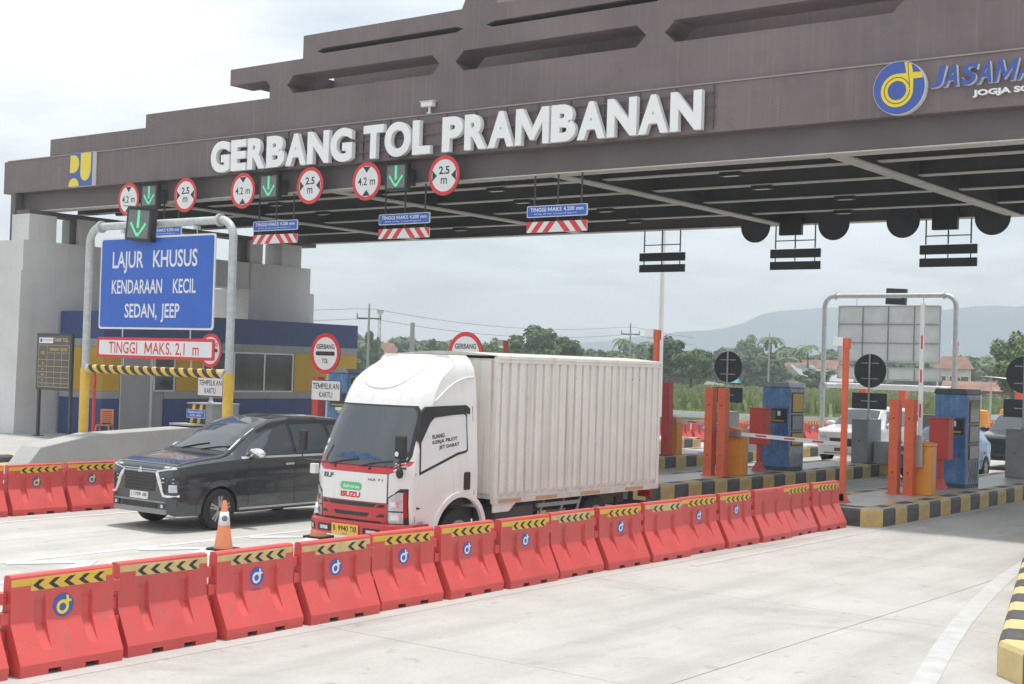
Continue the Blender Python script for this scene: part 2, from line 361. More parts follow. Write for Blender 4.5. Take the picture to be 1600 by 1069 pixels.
# ================================================================== the setting
def slab_material():
    m = bpy.data.materials.new('concrete_slab'); m.use_nodes = True; t = m.node_tree; b = t.nodes['Principled BSDF']
    g = nn(t, 'ShaderNodeNewGeometry'); oi = nn(t, 'ShaderNodeObjectInfo')
    def noise(sc, det, vec, dist=0):
        n = nn(t, 'ShaderNodeTexNoise'); n.inputs['Scale'].default_value = sc; n.inputs['Detail'].default_value = det; n.inputs['Distortion'].default_value = dist; n.inputs['Roughness'].default_value = .6
        t.links.new(vec, n.inputs['Vector']); return n.outputs['Fac']
    def ramp(f, a, c, p0, p1):
        r = nn(t, 'ShaderNodeValToRGB'); r.color_ramp.elements[0].position = p0; r.color_ramp.elements[1].position = p1
        r.color_ramp.elements[0].color = (*a, 1); r.color_ramp.elements[1].color = (*c, 1); t.links.new(f, r.inputs[0]); return r.outputs[0]
    def mixc(f, a, c, mode='MIX'):
        x = nn(t, 'ShaderNodeMix', data_type='RGBA', blend_type=mode)
        for i, v in ((0, f), (6, a), (7, c)):
            if isinstance(v, (int, float)): x.inputs[i].default_value = v
            elif isinstance(v, tuple): x.inputs[i].default_value = (*v, 1)
            else: t.links.new(v, x.inputs[i])
        return x.outputs[2]
    P = g.outputs['Position']
    mp = nn(t, 'ShaderNodeMapping'); mp.inputs['Scale'].default_value = (1.6, .16, 1); t.links.new(P, mp.inputs[0])      # along the lanes: tyre wear
    mb_ = nn(t, 'ShaderNodeMapping'); mb_.inputs['Scale'].default_value = (.5, 14, 1); t.links.new(P, mb_.inputs[0])     # across: broomed finish
    base = ramp(noise(.9, 7, P), (.40, .385, .365), (.52, .505, .48), .3, .7)
    base = mixc(.30, base, ramp(noise(22, 3, P), (.38, .37, .35), (.54, .53, .51), .3, .7))
    base = mixc(mth('MULTIPLY', ramp(noise(1.0, 5, mp.outputs[0]), (0, 0, 0), (1, 1, 1), .47, .68), .46, t), base, (.31, .295, .28))
    base = mixc(mth('MULTIPLY', ramp(noise(.42, 6, P, .8), (0, 0, 0), (1, 1, 1), .57, .68), .42, t), base, (.27, .26, .245))
    base = mixc(mth('MULTIPLY', ramp(noise(4.5, 5, P, .5), (0, 0, 0), (1, 1, 1), .61, .70), .42, t), base, (.24, .23, .22))
    v = mth('ADD', mth('MULTIPLY', oi.outputs['Random'], .10, t), .95, t)
    cv = nn(t, 'ShaderNodeCombineXYZ'); [t.links.new(v, cv.inputs[i]) for i in range(3)]
    base = mixc(1.0, base, cv.outputs[0], 'MULTIPLY')
    t.links.new(base, b.inputs['Base Color']); b.inputs['Roughness'].default_value = .82; b.inputs['Specular IOR Level'].default_value = .3
    bp = nn(t, 'ShaderNodeBump'); bp.inputs['Strength'].default_value = .18; bp.inputs['Distance'].default_value = .01
    t.links.new(noise(3, 3, mb_.outputs[0]), bp.inputs['Height']); t.links.new(bp.outputs[0], b.inputs['Normal'])
    MATS['concrete_slab'] = m
slab_material()
struct(MB().add([(-1550, -350, -.35), (850, -350, -.35), (850, 1550, -.35), (-1550, 1550, -.35)], [(0, 1, 2, 3)]).build('ground', 'field'))
road = struct(MB().box(-47, 30, -20, 60.5, -.30, -.03).box(-27, 30, 60.5, 420, -.30, -.03).build('road', 'joint_dark'))
XE = [30, 14, 6, 1.7, -2.28, -6.28, -10.2, -14.2, -18.2, -22.2, -26.2, -30.2, -38, -47]
YE = [-20, -10, -4, 0.5, 5.5, 10.5, 15.5, 20.5, 25.5, 30.5, 35.5, 40.5, 45.5, 50.5, 55.5, 60.5]
sm = {}
for i in range(len(XE)-1):
    for j in range(len(YE)-1):
        w, l = round(XE[i]-XE[i+1], 3), round(YE[j+1]-YE[j], 3)
        if (w, l) not in sm:
            sm[w, l] = MB().box(-w/2+.006, w/2-.006, -l/2+.004, l/2-.004, -.028, 0).mesh('concrete_slab', 'concrete_slab')
        place('concrete_slab', sm[w, l], road, ((XE[i]+XE[i+1])/2, (YE[j]+YE[j+1])/2, 0))
for x0, x1 in ((-27, -17), (-17, -7), (-7, 10), (10, 30)):
    for y0 in range(60, 420, 40):
        MB().box(x0+.01, x1-.01, y0+.51, min(y0+40, 420)+.49, -.028, 0).build('concrete_slab', 'concrete_slab', road)
# painted markings
def stripe(name, pts, w, z=.004, mt='road_paint'):
    rows = [[], []]; n = len(pts); a = []; b = []
    for i, p in enumerate(pts):
        q0, q1 = Vector(pts[max(i-1, 0)]), Vector(pts[min(i+1, n-1)]); d = (q1-q0).normalized(); nrm = Vector((-d.y, d.x))
        a.append((p[0]+nrm.x*w/2, p[1]+nrm.y*w/2, z)); b.append((p[0]-nrm.x*w/2, p[1]-nrm.y*w/2, z))
    return MB().grid([a, b]).build(name, mt, road)
stripe('painted_line', [(-14.90, -6), (-14.90, 24.0)], .16)
stripe('painted_line', [(-16.30, 2), (-16.30, 19.5)], .14)
for k in range(9): stripe('painted_hatch', [(-14.99, 2.2+k*2.1), (-15.62, 3.0+k*2.1), (-16.22, 2.2+k*2.1)], .34, .0075)
stripe('painted_line', [(-9.88, 17.5), (-9.88, 46)], .10, .004, 'worn_band')
stripe('painted_line', [(-20.10, 2), (-20.10, 46)], .12)
bp_ = [(-3.6, 8.5), (-4.1, 10.5), (-4.60, 12.45), (-5.09, 14.4), (-5.45, 15.95), (-5.85, 17.9), (-6.22, 19.9), (-6.50, 21.9), (-6.75, 24.5), (-6.9, 28), (-6.95, 33), (-6.95, 45)]
stripe('edge_band', bp_, .23, .004, 'worn_band')
# kerbs and toll islands
ZI = .35
def kerb_mesh(l, mname):
    h = l/2-.006; pr = [(0, -.01), (0, ZI-.07), (-.02, ZI-.022), (-.07, ZI), (-.30, ZI+.004), (-.30, -.01)]
    return MB().prism(pr, 'y', -h, h).xf(Matrix.Identity(4)).mesh('kerb_stone', mname)
KM = [kerb_mesh(.60, 'kerb_black'), kerb_mesh(.60, 'kerb_yellow'), kerb_mesh(.60, 'kerb_cream')]
def kerb_run(parent, p0, p1, first=0, cols=(0, 1)):
    """stones along a line; their outer face is on the right hand when walking from p0 to p1"""
    p0, p1 = Vector(p0), Vector(p1); L = (p1-p0).length; n = max(1, round(L/.6)); d = (p1-p0)/n; rz = math.atan2(d.y, d.x)-math.pi/2
    for k in range(n):
        c = p0+d*(k+.5); o = place('kerb_stone', KM[cols[(k+first) % 2]], parent, (c.x, c.y, random.uniform(-.004, .004)), rz+random.uniform(-.004, .004)); o.scale = (1, L/n/.6, 1)
    return first+n
def toll_island(x0, x1, y0, y1, sides='rlfb'):
    c = .32
    core = struct(MB().prism([(x0+.02, y0+c), (x0+c, y0+.02), (x1-c, y0+.02), (x1-.02, y0+c), (x1-.02, y1-.02), (x0+.02, y1-.02)], 'z', .0, ZI-.004).build('toll_island', 'island_top'))
    k = 1
    k = kerb_run(core, (x0+c, y0), (x1-c, y0), k); k = kerb_run(core, (x1-c, y0), (x1, y0+c), k); k = kerb_run(core, (x1, y0+c), (x1, y1), k)
    kerb_run(core, (x1, y1), (x0, y1), k); kerb_run(core, (x0, y1), (x0, y0+c), 0); kerb_run(core, (x0, y0+c), (x0+c, y0), 1)
    return core
isl_a = toll_island(-11.95, -10.0, 24.5, 44)
isl_b = toll_island(-16.95, -15.2, 19.8, 44.5)
isl_c = toll_island(-21.95, -20.2, 20.6, 46)
isl_d = toll_island(-27.0, -25.2, 17.0, 45)
isl_e = struct(MB().box(-46, -30.75, 17.0, 60, -.02, .20).build('office_platform', 'concrete'))
EM = [MB().prism([(0, -.01), (0, .15), (-.04, .195), (-.25, .2035), (-.25, -.01)], 'y', -.295, .295).mesh('kerb_stone', m) for m in ('kerb_black', 'kerb_cream')]
for k in range(48): place('kerb_stone', EM[k % 2], isl_e, (-30.5, 17.3+k*.6, 0))
for k in range(24): place('kerb_stone', EM[k % 2], isl_e, (-30.9-k*.6, 16.75, 0), -math.pi/2)
# kerbed island at the right edge, its nose towards the camera
ri = struct(MB().prism([(-4.0, 13.55), (-3.3, 13.0), (9, 12.3), (14, 26), (-7.05, 25.6)], 'z', -.01, ZI-.006).build('traffic_island', 'concrete'))
kerb_run(ri, (-4.22, 13.36), (-3.55, 12.72), 0, (2, 0)); kerb_run(ri, (-3.55, 12.72), (9, 12.0), 0, (0, 2)); kerb_run(ri, (-7.40, 25.2), (-4.22, 13.36), 1, (0, 2))
# guard rail at the far edge of the plaza
gr = thing('guard_rail', 'long grey steel guard rail between the plaza and the grass field', 'guard rail', (0, 0, 0))
GP = [(-60, 61.5), (-45, 61.3), (-38, 61.0), (-31, 60.8), (-27.8, 62.0), (-26.5, 66), (-26.2, 80), (-26.2, 200)]
mbx = MB()
for (a, b), (c, d) in zip(GP, GP[1:]):
    for z0, z1, o_ in ((.46, .56, 0), (.56, .66, .04), (.66, .78, 0)):
        dx, dy = c-a, d-b; L = math.hypot(dx, dy); nx, ny = dy/L, -dx/L
        mbx.add([(a+nx*o_, b+ny*o_, z0), (c+nx*o_, d+ny*o_, z0), (c+nx*o_*1, d+ny*o_*1, z1), (a+nx*o_, b+ny*o_, z1),
                 (a+nx*(o_-.03), b+ny*(o_-.03), z0), (c+nx*(o_-.03), d+ny*(o_-.03), z0), (c+nx*(o_-.03), d+ny*(o_-.03), z1), (a+nx*(o_-.03), b+ny*(o_-.03), z1)],
                [(0, 1, 2, 3), (7, 6, 5, 4), (0, 4, 5, 1), (3, 2, 6, 7)])
mbx.build('rail', 'galvanised', gr)
pm = MB().box(-.06, .06, -.05, .05, -.3, .9).mesh('post', 'galvanised')
for (a, b), (c, d) in zip(GP, GP[1:]):
    L = math.hypot(c-a, d-b)
    for q in range(int(L/4)): place('post', pm, gr, (a+(c-a)*q*4/L, b+(d-b)*q*4/L+.15, 0))
# ================================================================== plastic barriers
def emblem_mb(r=.09, y=0.0, rim=True):
    """blue disc with a yellow loop shaped like a d; faces -y; slots: blue, yellow"""
    mb = MB(); mb.use(0).prism(disc(0, 0, r, 28), 'y', y-.004, y)
    mb.use(1); band(mb, -.10*r, -.14*r, .60*r, .34*r, 0, 360, y-.008, y-.0045, 24)
    mb.prism([(.26*r, -.10*r), (.50*r, -.10*r), (.44*r, .80*r), (.20*r, .86*r)], 'y', y-.0095, y-.005)
    mb.prism([(-.05*r, .20*r), (.74*r, .28*r), (.70*r, .46*r), (-.05*r, .46*r)], 'y', y-.0088, y-.0048)
    return mb
RZX = Matrix.Rotation(math.pi/2, 4, 'Z')           # a face that looks to -y turns to look to +x
L_B, H_B = 1.06, .85
def barrier_body():
    N = [(.235, .0), (.235, .06), (.150, .24), (.066, .415), (.060, .60), (.056, .79), (.050, .835), (.036, .85)]
    G = [(.235, .0), (.235, .06), (.185, .165), (.036, .375), (.028, .58), (.0555, .665), (.050, .835), (.036, .85)]
    h = L_B/2; ys = [(-h, N), (-.30, N), (-.285, G), (-.195, G), (-.18, N), (.18, N), (.195, G), (.285, G), (.30, N), (h, N)]
    rows = []
    for y, p in ys:
        pts = [(x, y, z) for x, z in p]; rows.append(pts+[(-x, y, z) for x, z in reversed(p)])
    mb = MB(); mb.grid(rows); n = len(rows[0]); mb.add(rows[0], [tuple(range(n))]); mb.add(rows[-1], [tuple(range(n-1, -1, -1))])
    for y0, y1 in ((-h, -.30), (-.13, .10), (.27, h)): pass
    return mb
bb = barrier_body()
BODY = bb.mesh('body', 'red_plastic')
import bmesh
def fixmesh(me, dist=1e-5, smooth=False):
    b = bmesh.new(); b.from_mesh(me); bmesh.ops.remove_doubles(b, verts=b.verts, dist=dist); bmesh.ops.recalc_face_normals(b, faces=b.faces); b.to_mesh(me); b.free()
    if smooth: me.polygons.foreach_set('use_smooth', [True]*len(me.polygons)); me.set_sharp_from_angle(angle=R(32))
    return me
fixmesh(BODY)
# lift the body on feet: notches for the forks show dark underneath
FEET = MB()
for y0, y1 in ((-L_B/2+.004, -.25), (-.12, .13), (.27, L_B/2-.004)): FEET.box(-.231, .231, y0, y1, 0, .060)
FEET = fixmesh(FEET.mesh('feet', 'red_plastic'))
LUG = fixmesh(MB().prism([(-.045, -.01), (.045, -.01), (.058, .04), (.045, .085), (-.045, .085)], 'z', -.05, .05).mesh('coupling_lug', 'red_plastic'))
def strip_mesh(yl, yr, gaps=()):
    """yellow tape with black chevrons pointing left (towards -y), on the +x face"""
    mb = MB(); x = .0590
    mb.use(0).prism([(-L_B/2+.01, .755), (L_B/2-.01, .755), (L_B/2-.01, .815), (-L_B/2+.01, .815)], 'x', .045, .0575)
    mb.prism([(yl, .705), (yr, .705), (yr, .800), (yl, .800)], 'x', .045, x+.0015)
    n = 5; w = (yr-yl)/n
    for k in range(n):
        if k in gaps: continue
        a = yl+w*k+.12*w
        mb.use(1).prism([(a, .7525), (a+.42*w, .797), (a+.78*w, .797), (a+.36*w, .7525), (a+.78*w, .708), (a+.42*w, .708)], 'x', x+.002, x+.0035)
    return mb
def strip_obj(parent, kind):
    key = ('strip', kind)
    if key not in sm:
        yl, yr, gp, ym = kind; sm[key] = fixmesh(strip_mesh(yl, yr, gp).mesh('reflective_strip', [ym, 'black_paint']))
    o = place('reflective_strip', sm[key], parent, (0, 0, random.uniform(-.006, .004))); o.rotation_euler = (R(random.uniform(-.7, .7)), 0, 0); return o
def emblem_obj(parent, y, z, r, cap, pale=False, x=.0625):
    key = ('emb', r, pale)
    if key not in sm: sm[key] = emblem_mb(r).xf(RZX).mesh('emblem', ['brand_blue', 'sign_white' if pale else 'brand_yellow'])
    e = place('emblem', sm[key], parent, (x, y+random.uniform(-.02, .02), z+random.uniform(-.015, .015))); e.rotation_euler = (R(random.uniform(-7, 7)), 0, 0)
    if cap:
        if 'cap' not in sm: sm['cap'] = text_mb('JASAMARGA', -.095, .095, 0, .028, .0, bold=.02, face='+x').mesh('caption', 'brand_blue')
        place('caption', sm['cap'], e, (.0125, .0, -r-.055))
    return e
def barrier(loc, rz, label, group, strip=None, emb=None, cap=True, pale=False, cat='barrier', lugs=True):
    t = thing('plastic_barrier', label, cat, loc, rz, group)
    place('body', BODY, t, (0, 0, .045)).scale = (1, 1, .947); place('feet', FEET, t)
    if lugs:
        for z0, e in ((.655, 1), (.485, -1), (.325, 1), (.165, -1)): place('coupling_lug', LUG, t, (0, L_B/2*e, z0), 0 if e > 0 else math.pi)
    if strip: strip_obj(t, strip)
    if emb: emblem_obj(t, 0, .555, emb, cap, pale)
    return t
S1 = (-.33, .45, (), 'yellow_paint'); S2 = (-.34, .42, (), 'yellow_faded'); S3 = (-.32, .46, (2,), 'yellow_faded'); S4 = (-.30, .44, (), 'yellow_paint')
P_ = 1.152; Y0 = 7.50
row = [  # from the camera end towards the toll island
 (S2, 0, 0, 'at the bottom left corner, cut by the frame'), (S1, .105, 1, 'with yellow emblem and bright yellow tape, second from left'),
 (S2, 0, 0, 'without emblem, third from the left edge'), (S2, .095, 1, 'with a worn emblem, left of the traffic cone\'s column'),
 (S3, .09, 0, 'with pale emblem, in front of the truck bumper\'s left half'), (S1, .09, 0, 'with pale emblem, in front of the truck\'s number plate'),
 (S1, .085, 0, 'with pale emblem, in front of the truck\'s front wheel'), (S4, .085, 0, 'with pale emblem, behind the truck\'s front wheel arch'),
 (S2, 0, 0, 'without emblem, below the middle of the cargo box'), (S1, .085, 1, 'with pale emblem, below the rear half of the cargo box'),
 (S3, 0, 0, 'without emblem, gap in its tape, at the truck\'s tail'), (S1, .08, 1, 'with pale emblem, just right of the truck\'s tail'),
 (S1, .08, 0, 'with pale emblem, below the striped kerb left of the orange posts'), (None, 0, 0, 'without any chevron tape, below the red cabinet'),
 (S4, 0, 0, 'with tape but no emblem, second last before the striped island nose'), (S4, 0, 0, 'last of the row, touching the striped island nose')]
for i, (s, e, cp, txt) in enumerate(row):
    barrier((-10.68+.03*math.sin(i*2.1), Y0-P_+i*P_, 0), R(random.uniform(-1.6, 1.6)), 'red plastic road barrier '+txt, 'red barriers in the near row', s, e, cp, e != .105 and e > 0)
far = [(S1, .09, 1, 'at the left edge of the picture, far row'), (S4, .09, 1, 'behind the dark car, far row, left of its grille'), (S1, .09, 1, 'half hidden by the dark car\'s bumper, far row')]
for i, (s, e, cp, txt) in enumerate(far):
    barrier((-20.95, 12.98+i*1.16, 0), R(random.uniform(-1.5, 1.5)), 'red plastic road barrier '+txt, 'red barriers in the far row', s, e, cp, False)
ORD = 'first second third fourth fifth sixth seventh eighth ninth tenth eleventh'.split()
for i in range(11):
    barrier((-28.4+i*.42, 45.2+i*1.12, 0), R(-20+random.uniform(-3, 3)), ORD[i]+' red barrier from the left in the long row beyond the gate', 'red barriers beyond the gate', S1, .09, 0, True, lugs=False)
for i in range(6):
    barrier((-22.6+i*.62, 59.5+i*.98, 0), R(-32+random.uniform(-3, 3)), ORD[i]+' red barrier from the left in the short row beyond the blue car', 'red barriers beyond the blue car', S1, 0, 0, lugs=False)
for i in range(5):
    barrier((-21.3+i*.70, 66.5+i*.92, 0), R(-37+random.uniform(-3, 3)), ORD[i]+' red barrier from the left in the last row before far posts', 'red barriers in the last row', S2, 0, 0, lugs=False)
# ================================================================== traffic cones
def cone(loc, label):
    t = thing('traffic_cone', label, 'traffic cone', loc, R(8), 'traffic cones on the white line')
    MB().prism(rrect(-.19, .19, -.19, .19, .05), 'z', 0, .035).build('base', 'rubber', t, bevel=.008)
    MB().lathe([(.140, .035), (.132, .06), (.030, .70), (.024, .715), (.010, .718)], 24).build('cone_body', 'cone_orange', t, smooth='auto')
    s = MB().lathe([(.0865, .36), (.0600, .555)], 24).build('white_sleeve', 'sign_white', t, smooth=True)
    for v in s.data.vertices: v.co.x *= 1.03; v.co.y *= 1.03
    m = MB(); band(m, 0, 0, .040, .027, 0, 360, -.002, 0, 16); band(m, 0, 0, .018, .006, 0, 360, -.002, 0, 12)
    m.xf(Matrix.Translation((.078, 0, .465)) @ Matrix.Rotation(R(-8), 4, 'Y') @ RZX); m.xf(Matrix.Rotation(R(-45), 4, 'Z')); m.build('printed_ring', 'sign_back', s)
cone((-15.38, 13.55, 0), 'orange traffic cone with white sleeve in front of the dark car\'s wheel')
cone((-15.52, 15.62, 0), 'orange traffic cone half hidden below the truck\'s bumper')
# ================================================================== the toll gate
YG, YB = 25.8, 38.6
XL, XR = -40.45, 4.1
gate = thing('toll_gate', 'dark brown stepped toll gate canopy spanning all lanes on grey pillars', 'toll gate')
def gp(name, mb, m, parent=None, **k): return mb.build(name, m, parent or gate, **k)
gp('fascia', MB().box(XL, XR, YG, YG+.55, 7.86, 8.89), 'gate_brown')
gp('fascia', MB().box(XL, XR, YB-.55, YB, 7.86, 8.89), 'gate_brown')
gp('side_fascia', MB().box(XL+.003, XL+.5, YG+.55, YB-.55, 7.863, 8.887), 'gate_brown')
gp('side_fascia', MB().box(XR-.5, XR-.003, YG+.55, YB-.55, 7.863, 8.887), 'gate_brown')
gp('fascia_cap', MB().box(XL+.2, XR-.2, YG-.03, YG+.25, 8.892, 8.922), 'ledge_sunlit')  # cap drawn in the paler tone as a painted sunlit edge
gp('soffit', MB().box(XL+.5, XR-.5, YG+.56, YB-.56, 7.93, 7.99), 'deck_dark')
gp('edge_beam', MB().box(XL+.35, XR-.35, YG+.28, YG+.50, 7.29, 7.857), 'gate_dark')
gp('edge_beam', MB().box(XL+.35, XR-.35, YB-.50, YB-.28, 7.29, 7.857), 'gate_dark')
gp('edge_flange', MB().box(XL+.36, XR-.36, YG+.26, YG+.74, 7.262, 7.287), 'beam_grey'); gp('edge_flange', MB().box(XL+.36, XR-.36, YB-.62, YB-.26, 7.262, 7.287), 'beam_grey')
for x in (-33.3, -26.1, -18.85, -11.85, -4.7):
    g_ = gp('girder', MB().box(x-.19, x+.19, YG+.745, YB-.625, 7.262, 7.30), 'beam_grey'); gp('girder_web', MB().box(x-.10, x+.10, YG+.75, YB-.63, 7.3005, 7.925), 'deck_dark', g_)  # web coloured dark to paint its shade, flange kept pale
XG = [XL+.5, -33.3, -26.1, -18.85, -11.85, -4.7, XR-.5]
for y in (28.2, 30.55, 33.2, 36.05):
    for a, b in zip(XG, XG[1:]): q_ = gp('purlin', MB().box(a+.20, b-.20, y-.13, y+.13, 7.375, 7.40), 'beam_grey'); gp('purlin_web', MB().box(a+.20, b-.20, y-.06, y+.06, 7.4005, 7.925), 'deck_dark', q_)  # purlin webs take the dark deck colour as painted shade
dl = MB(); dl.use(0).box(-.26, .26, -.10, .10, -.09, 0); dl.use(1).box(-.17, .17, -.06, .06, -.096, -.0905)
dl = dl.mesh('downlight', ['black_plastic', 'sign_white'])
for y, xs in ((28.2, (-37.4, -30.2, -22.0, -15.2, -8.3)), (30.55, (-30.6, -22.9, -15.6, -7.9)), (33.2, (-30.0, -21.9, -14.6, -6.5)), (36.05, (-29.6, -22.7, -15.9, -8.4))):
    for x in xs: place('downlight', dl, gate, (x, y, 7.372))
# stepped roof
YS = YG+.10
def step(name, x0, x1, z0, z1, y0=YS, y1=None): gp(name, MB().box(x0, x1, y0, y1 or (YB-.1), z0, z1), 'gate_brown')
XM = XL+XR
def mir(x): return XM-x
step('roof_step', -38.13, mir(-38.13), 8.925, 9.48); step('roof_step', -33.42, mir(-33.42), 9.481, 9.877)
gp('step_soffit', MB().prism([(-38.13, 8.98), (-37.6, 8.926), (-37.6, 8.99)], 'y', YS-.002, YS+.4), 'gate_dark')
# slotted storeys: walls with long six-sided slots, open to a dark passage behind
def slotted(z0, z1, zs0, zs1, slots, x0, x1, tip):
    zm = (zs0+zs1)/2; d = .85
    gp('slot_sill', MB().box(x0, x1, YS, YS+d, z0, zs0), 'gate_brown'); gp('slot_lintel', MB().box(x0, x1, YS, YS+d, zs1, z1), 'gate_brown')
    ed = [(x0, x0, x0)]+[v for s in slots for v in ((s[0]+tip, s[0], s[0]+tip), (s[1]-tip, s[1], s[1]-tip))]+[(x1, x1, x1)]
    for k in range(0, len(ed), 2):
        l, r = ed[k], ed[k+1]
        gp('slot_pier', MB().prism([(l[0], zs0+.0005), (r[0], zs0+.0005), (r[1], zm), (r[2], zs1-.0005), (l[2], zs1-.0005), (l[1], zm)], 'y', YS+.001, YS+d-.001), 'gate_brown')
S_ = [(-27.48, -22.10), (-21.60, -16.16), (-15.68, -10.27), (-9.78, -4.3), (-3.8, 1.6)]
slotted(9.878, 10.82, 9.92, 10.41, [s for s in S_ if s[1] < mir(-28.15)-8.0+8.0 and s[1] < -8.3], -28.15, mir(-28.15), .25)
slotted(10.821, 11.43, 10.88, 11.02, [(-26.37, -21.38), (-20.68, -15.7), (-15.0, -10.0)], -26.9, mir(-26.9), .22)
gp('roof_core', MB().box(-28.10, mir(-28.10), YS+2.4, YB-2.0, 9.879, 11.42), 'gate_brown'); gp('roof_core', MB().box(-28.14, mir(-28.14), YB-1.9, YB-.12, 9.879, 10.81), 'gate_brown')
for s in (-1, 1):
    f = (lambda x: x) if s < 0 else mir
    xa, xb = sorted((f(-29.76), f(-28.151)))
    gp('roof_arm', MB().prism([(f(-29.76), 10.36), (f(-29.76), 10.82), (f(-28.152), 10.82), (f(-28.152), 9.93), (f(-28.02), 10.14), (f(-28.26), 10.36)] if False else
        [(f(-29.76), 10.37), (f(-28.33), 10.37), (f(-28.152), 10.22), (f(-28.152), 10.82), (f(-29.76), 10.82)], 'y', YS, YS+.85), 'gate_brown')
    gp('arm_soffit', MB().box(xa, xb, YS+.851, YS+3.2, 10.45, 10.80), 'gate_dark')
for x in (-20.9, -15.35): gp('finial', MB().prism([(x-.55, 11.431), (x+.55, 11.431), (x+.38, 11.78), (x-.38, 11.78)], 'y', YS+.002, YS+.9), 'gate_brown')
step('roof_step', -20.4, mir(-20.4), 11.432, 12.2, YS+1.6, YB-2.2); step('roof_step', -14.5, mir(-14.5), 12.201, 13.2, YS+2.6, YB-3.2)
# pillars: a stepped wall of four stubs at each end of the canopy
def pillars(xw, s):
    """xw: face towards the lanes, s: -1 when the wall lies to the left of that face"""
    def bx(name, d0, d1, y0, y1, z0, z1, m='pillar_paint'):
        a, b = sorted((xw+s*d0, xw+s*d1)); gp(name, MB().box(a, b, y0, y1, z0, z1), m)
    for y0 in (25.50, 36.35): bx('pillar_stub', .12, 1.05, y0, y0+1.0, 6.272, 7.12)
    for y0 in (27.35, 34.75): bx('pillar_stub', .12, 1.05, y0, y0+.62, 6.272, 7.12)
    for y0 in (25.25, 34.70):
        bx('pillar_shoulder', .0, 1.50, y0, y0+3.05, 5.312, 6.27)
        a, b = (xw, xw+s*1.9); lo = sorted((a, b))
        t = MB(); q = [(y0-.12, .02), (y0+3.35, .02), (y0+3.27, 5.31), (y0-.05, 5.31)]
        t.prism(q, 'x', lo[0], lo[1]); gp('pillar_base', t, 'pillar_paint')
    bx('cross_beam', .03, 1.2, 28.302, 34.698, 5.313, 6.268)
    bx('head_girder', .2, .9, 25.55, 38.2, 7.121, 7.26, 'gate_dark')
    bx('downpipe', .25, .40, 27.18, 27.33, 5.32, 7.1, 'gate_dark'); bx('downpipe', .25, .55, 34.40, 34.70, 6.275, 7.1, 'gate_dark')
    bx('cladding_post', 1.30, 1.55, 25.75, 26.0, 4.9, 7.85, 'gate_dark')
pillars(-38.4, -1); pillars(XM+38.4, 1)
# raised lettering on its frame
fr = MB()
for z in (8.12, 8.42, 8.70): fr.box(-30.1, -14.3, YG-.075, YG-.045, z-.014, z+.014)
for k in range(18): fr.box(-30.0+k*.92-.014, -30.0+k*.92+.014, YG-.045, YG-.002, 7.93, 8.86)
let = gp('lettering_frame', fr, 'gate_dark')
WORDS = [('GERBANG', -30.14, -24.66), ('TOL', -24.32, -22.04), ('PRAMBANAN', -21.72, -14.51)]
ADV = dict(zip('GERBANTOLPM', (.70, .56, .63, .63, .68, .71, .60, .77, .53, .60, .88)))
for w, WA, WB in WORDS:
    a, b = WA, WB
    tot = sum(ADV[c] for c in w); x = a
    for c in w:
        wd = ADV[c]/tot*(WB-WA); g_ = .035 if c in 'AT' else .06
        if c == 'M':
            b_, z0, z1 = x+wd-g_/2, 7.905, 8.755
            st = .155*(WB-WA)/tot; mid = (a+b_)/2 if False else (x+g_/2+x+wd-g_/2)/2; a = x+g_/2
            MB().prism([(a, z0), (a+st, z0), (a+st*1.02, z0+.50), (mid-.045, z0+.10), (mid+.045, z0+.10), (b_-st*1.02, z0+.50), (b_-st, z0), (b_, z0), (b_-.012, z1), (b_-.012-st*1.1, z1), (mid, z0+.36), (a+.012+st*1.1, z1), (a+.012, z1)], 'y', YG-.21, YG-.08).build('letter', 'letter_white', let)
            x += wd; continue
        text_mb(c, x+g_/2, x+wd-g_/2, 7.905-(.012 if c in 'GO' else 0), 8.755+(.012 if c in 'GO' else 0), YG-.08, bold=.050, ext=.13).build('letter', 'letter_white', let, fix=False)
        x += wd
# ministry emblem: yellow shapes on blue, and the operator's round emblem with its name
pu = gp('ministry_emblem', MB().box(-36.72, -35.58, YG-.14, YG-.002, 7.87, 8.90), 'letter_white')
py = YG-.141
MB().box(-36.715, -35.585, py-.004, py, 7.875, 8.895).build('blue_panel', 'brand_blue', pu)
e_ = MB(); y1 = py-.0045; y0 = y1-.004
e_.prism([(-36.70, 8.30), (-36.52, 8.30)]+arc(-36.52, 8.57, .27, -90, 90, 12)+[(-36.70, 8.84)], 'y', y0, y1)
e_.prism(arc(-36.50, 7.88, .26, 0, 180, 14), 'y', y0, y1)
e_.prism([(-36.17, 8.885), (-35.66, 8.885), (-35.66, 8.30), (-35.72, 8.19)]+arc(-35.93, 8.27, .24, -20, -180, 12), 'y', y0, y1)
e_.build('yellow_shapes', 'brand_yellow', pu)
jm = MB().prism(disc(-10.24, 8.375, .52, 40), 'y', YG-.16, YG-.002).build('operator_emblem', 'letter_white', gate)
MB().prism(disc(-10.24, 8.375, .512, 40), 'y', YG-.166, YG-.1605).build('blue_disc', 'brand_blue', jm)
cx, cz, r = -10.24, 8.375, .52; l_ = MB(); y1 = YG-.1665
band(l_, cx-.07*r, cz-.10*r, .62*r, .36*r, 0, 360, y1-.006, y1, 36)
l_.prism([(cx+.29*r, cz-.10*r), (cx+.55*r, cz-.10*r), (cx+.55*r, cz+.45*r), (cx+.46*r, cz+.86*r), (cx+.20*r, cz+.94*r), (cx+.29*r, cz+.45*r)], 'y', y1-.008, y1-.0005)
l_.prism([(cx-.05*r, cz+.27*r), (cx+.92*r, cz+.30*r), (cx+.84*r, cz+.52*r), (cx-.05*r, cz+.52*r)], 'y', y1-.007, y1-.0004)
l_.build('yellow_loop', 'brand_yellow', jm)
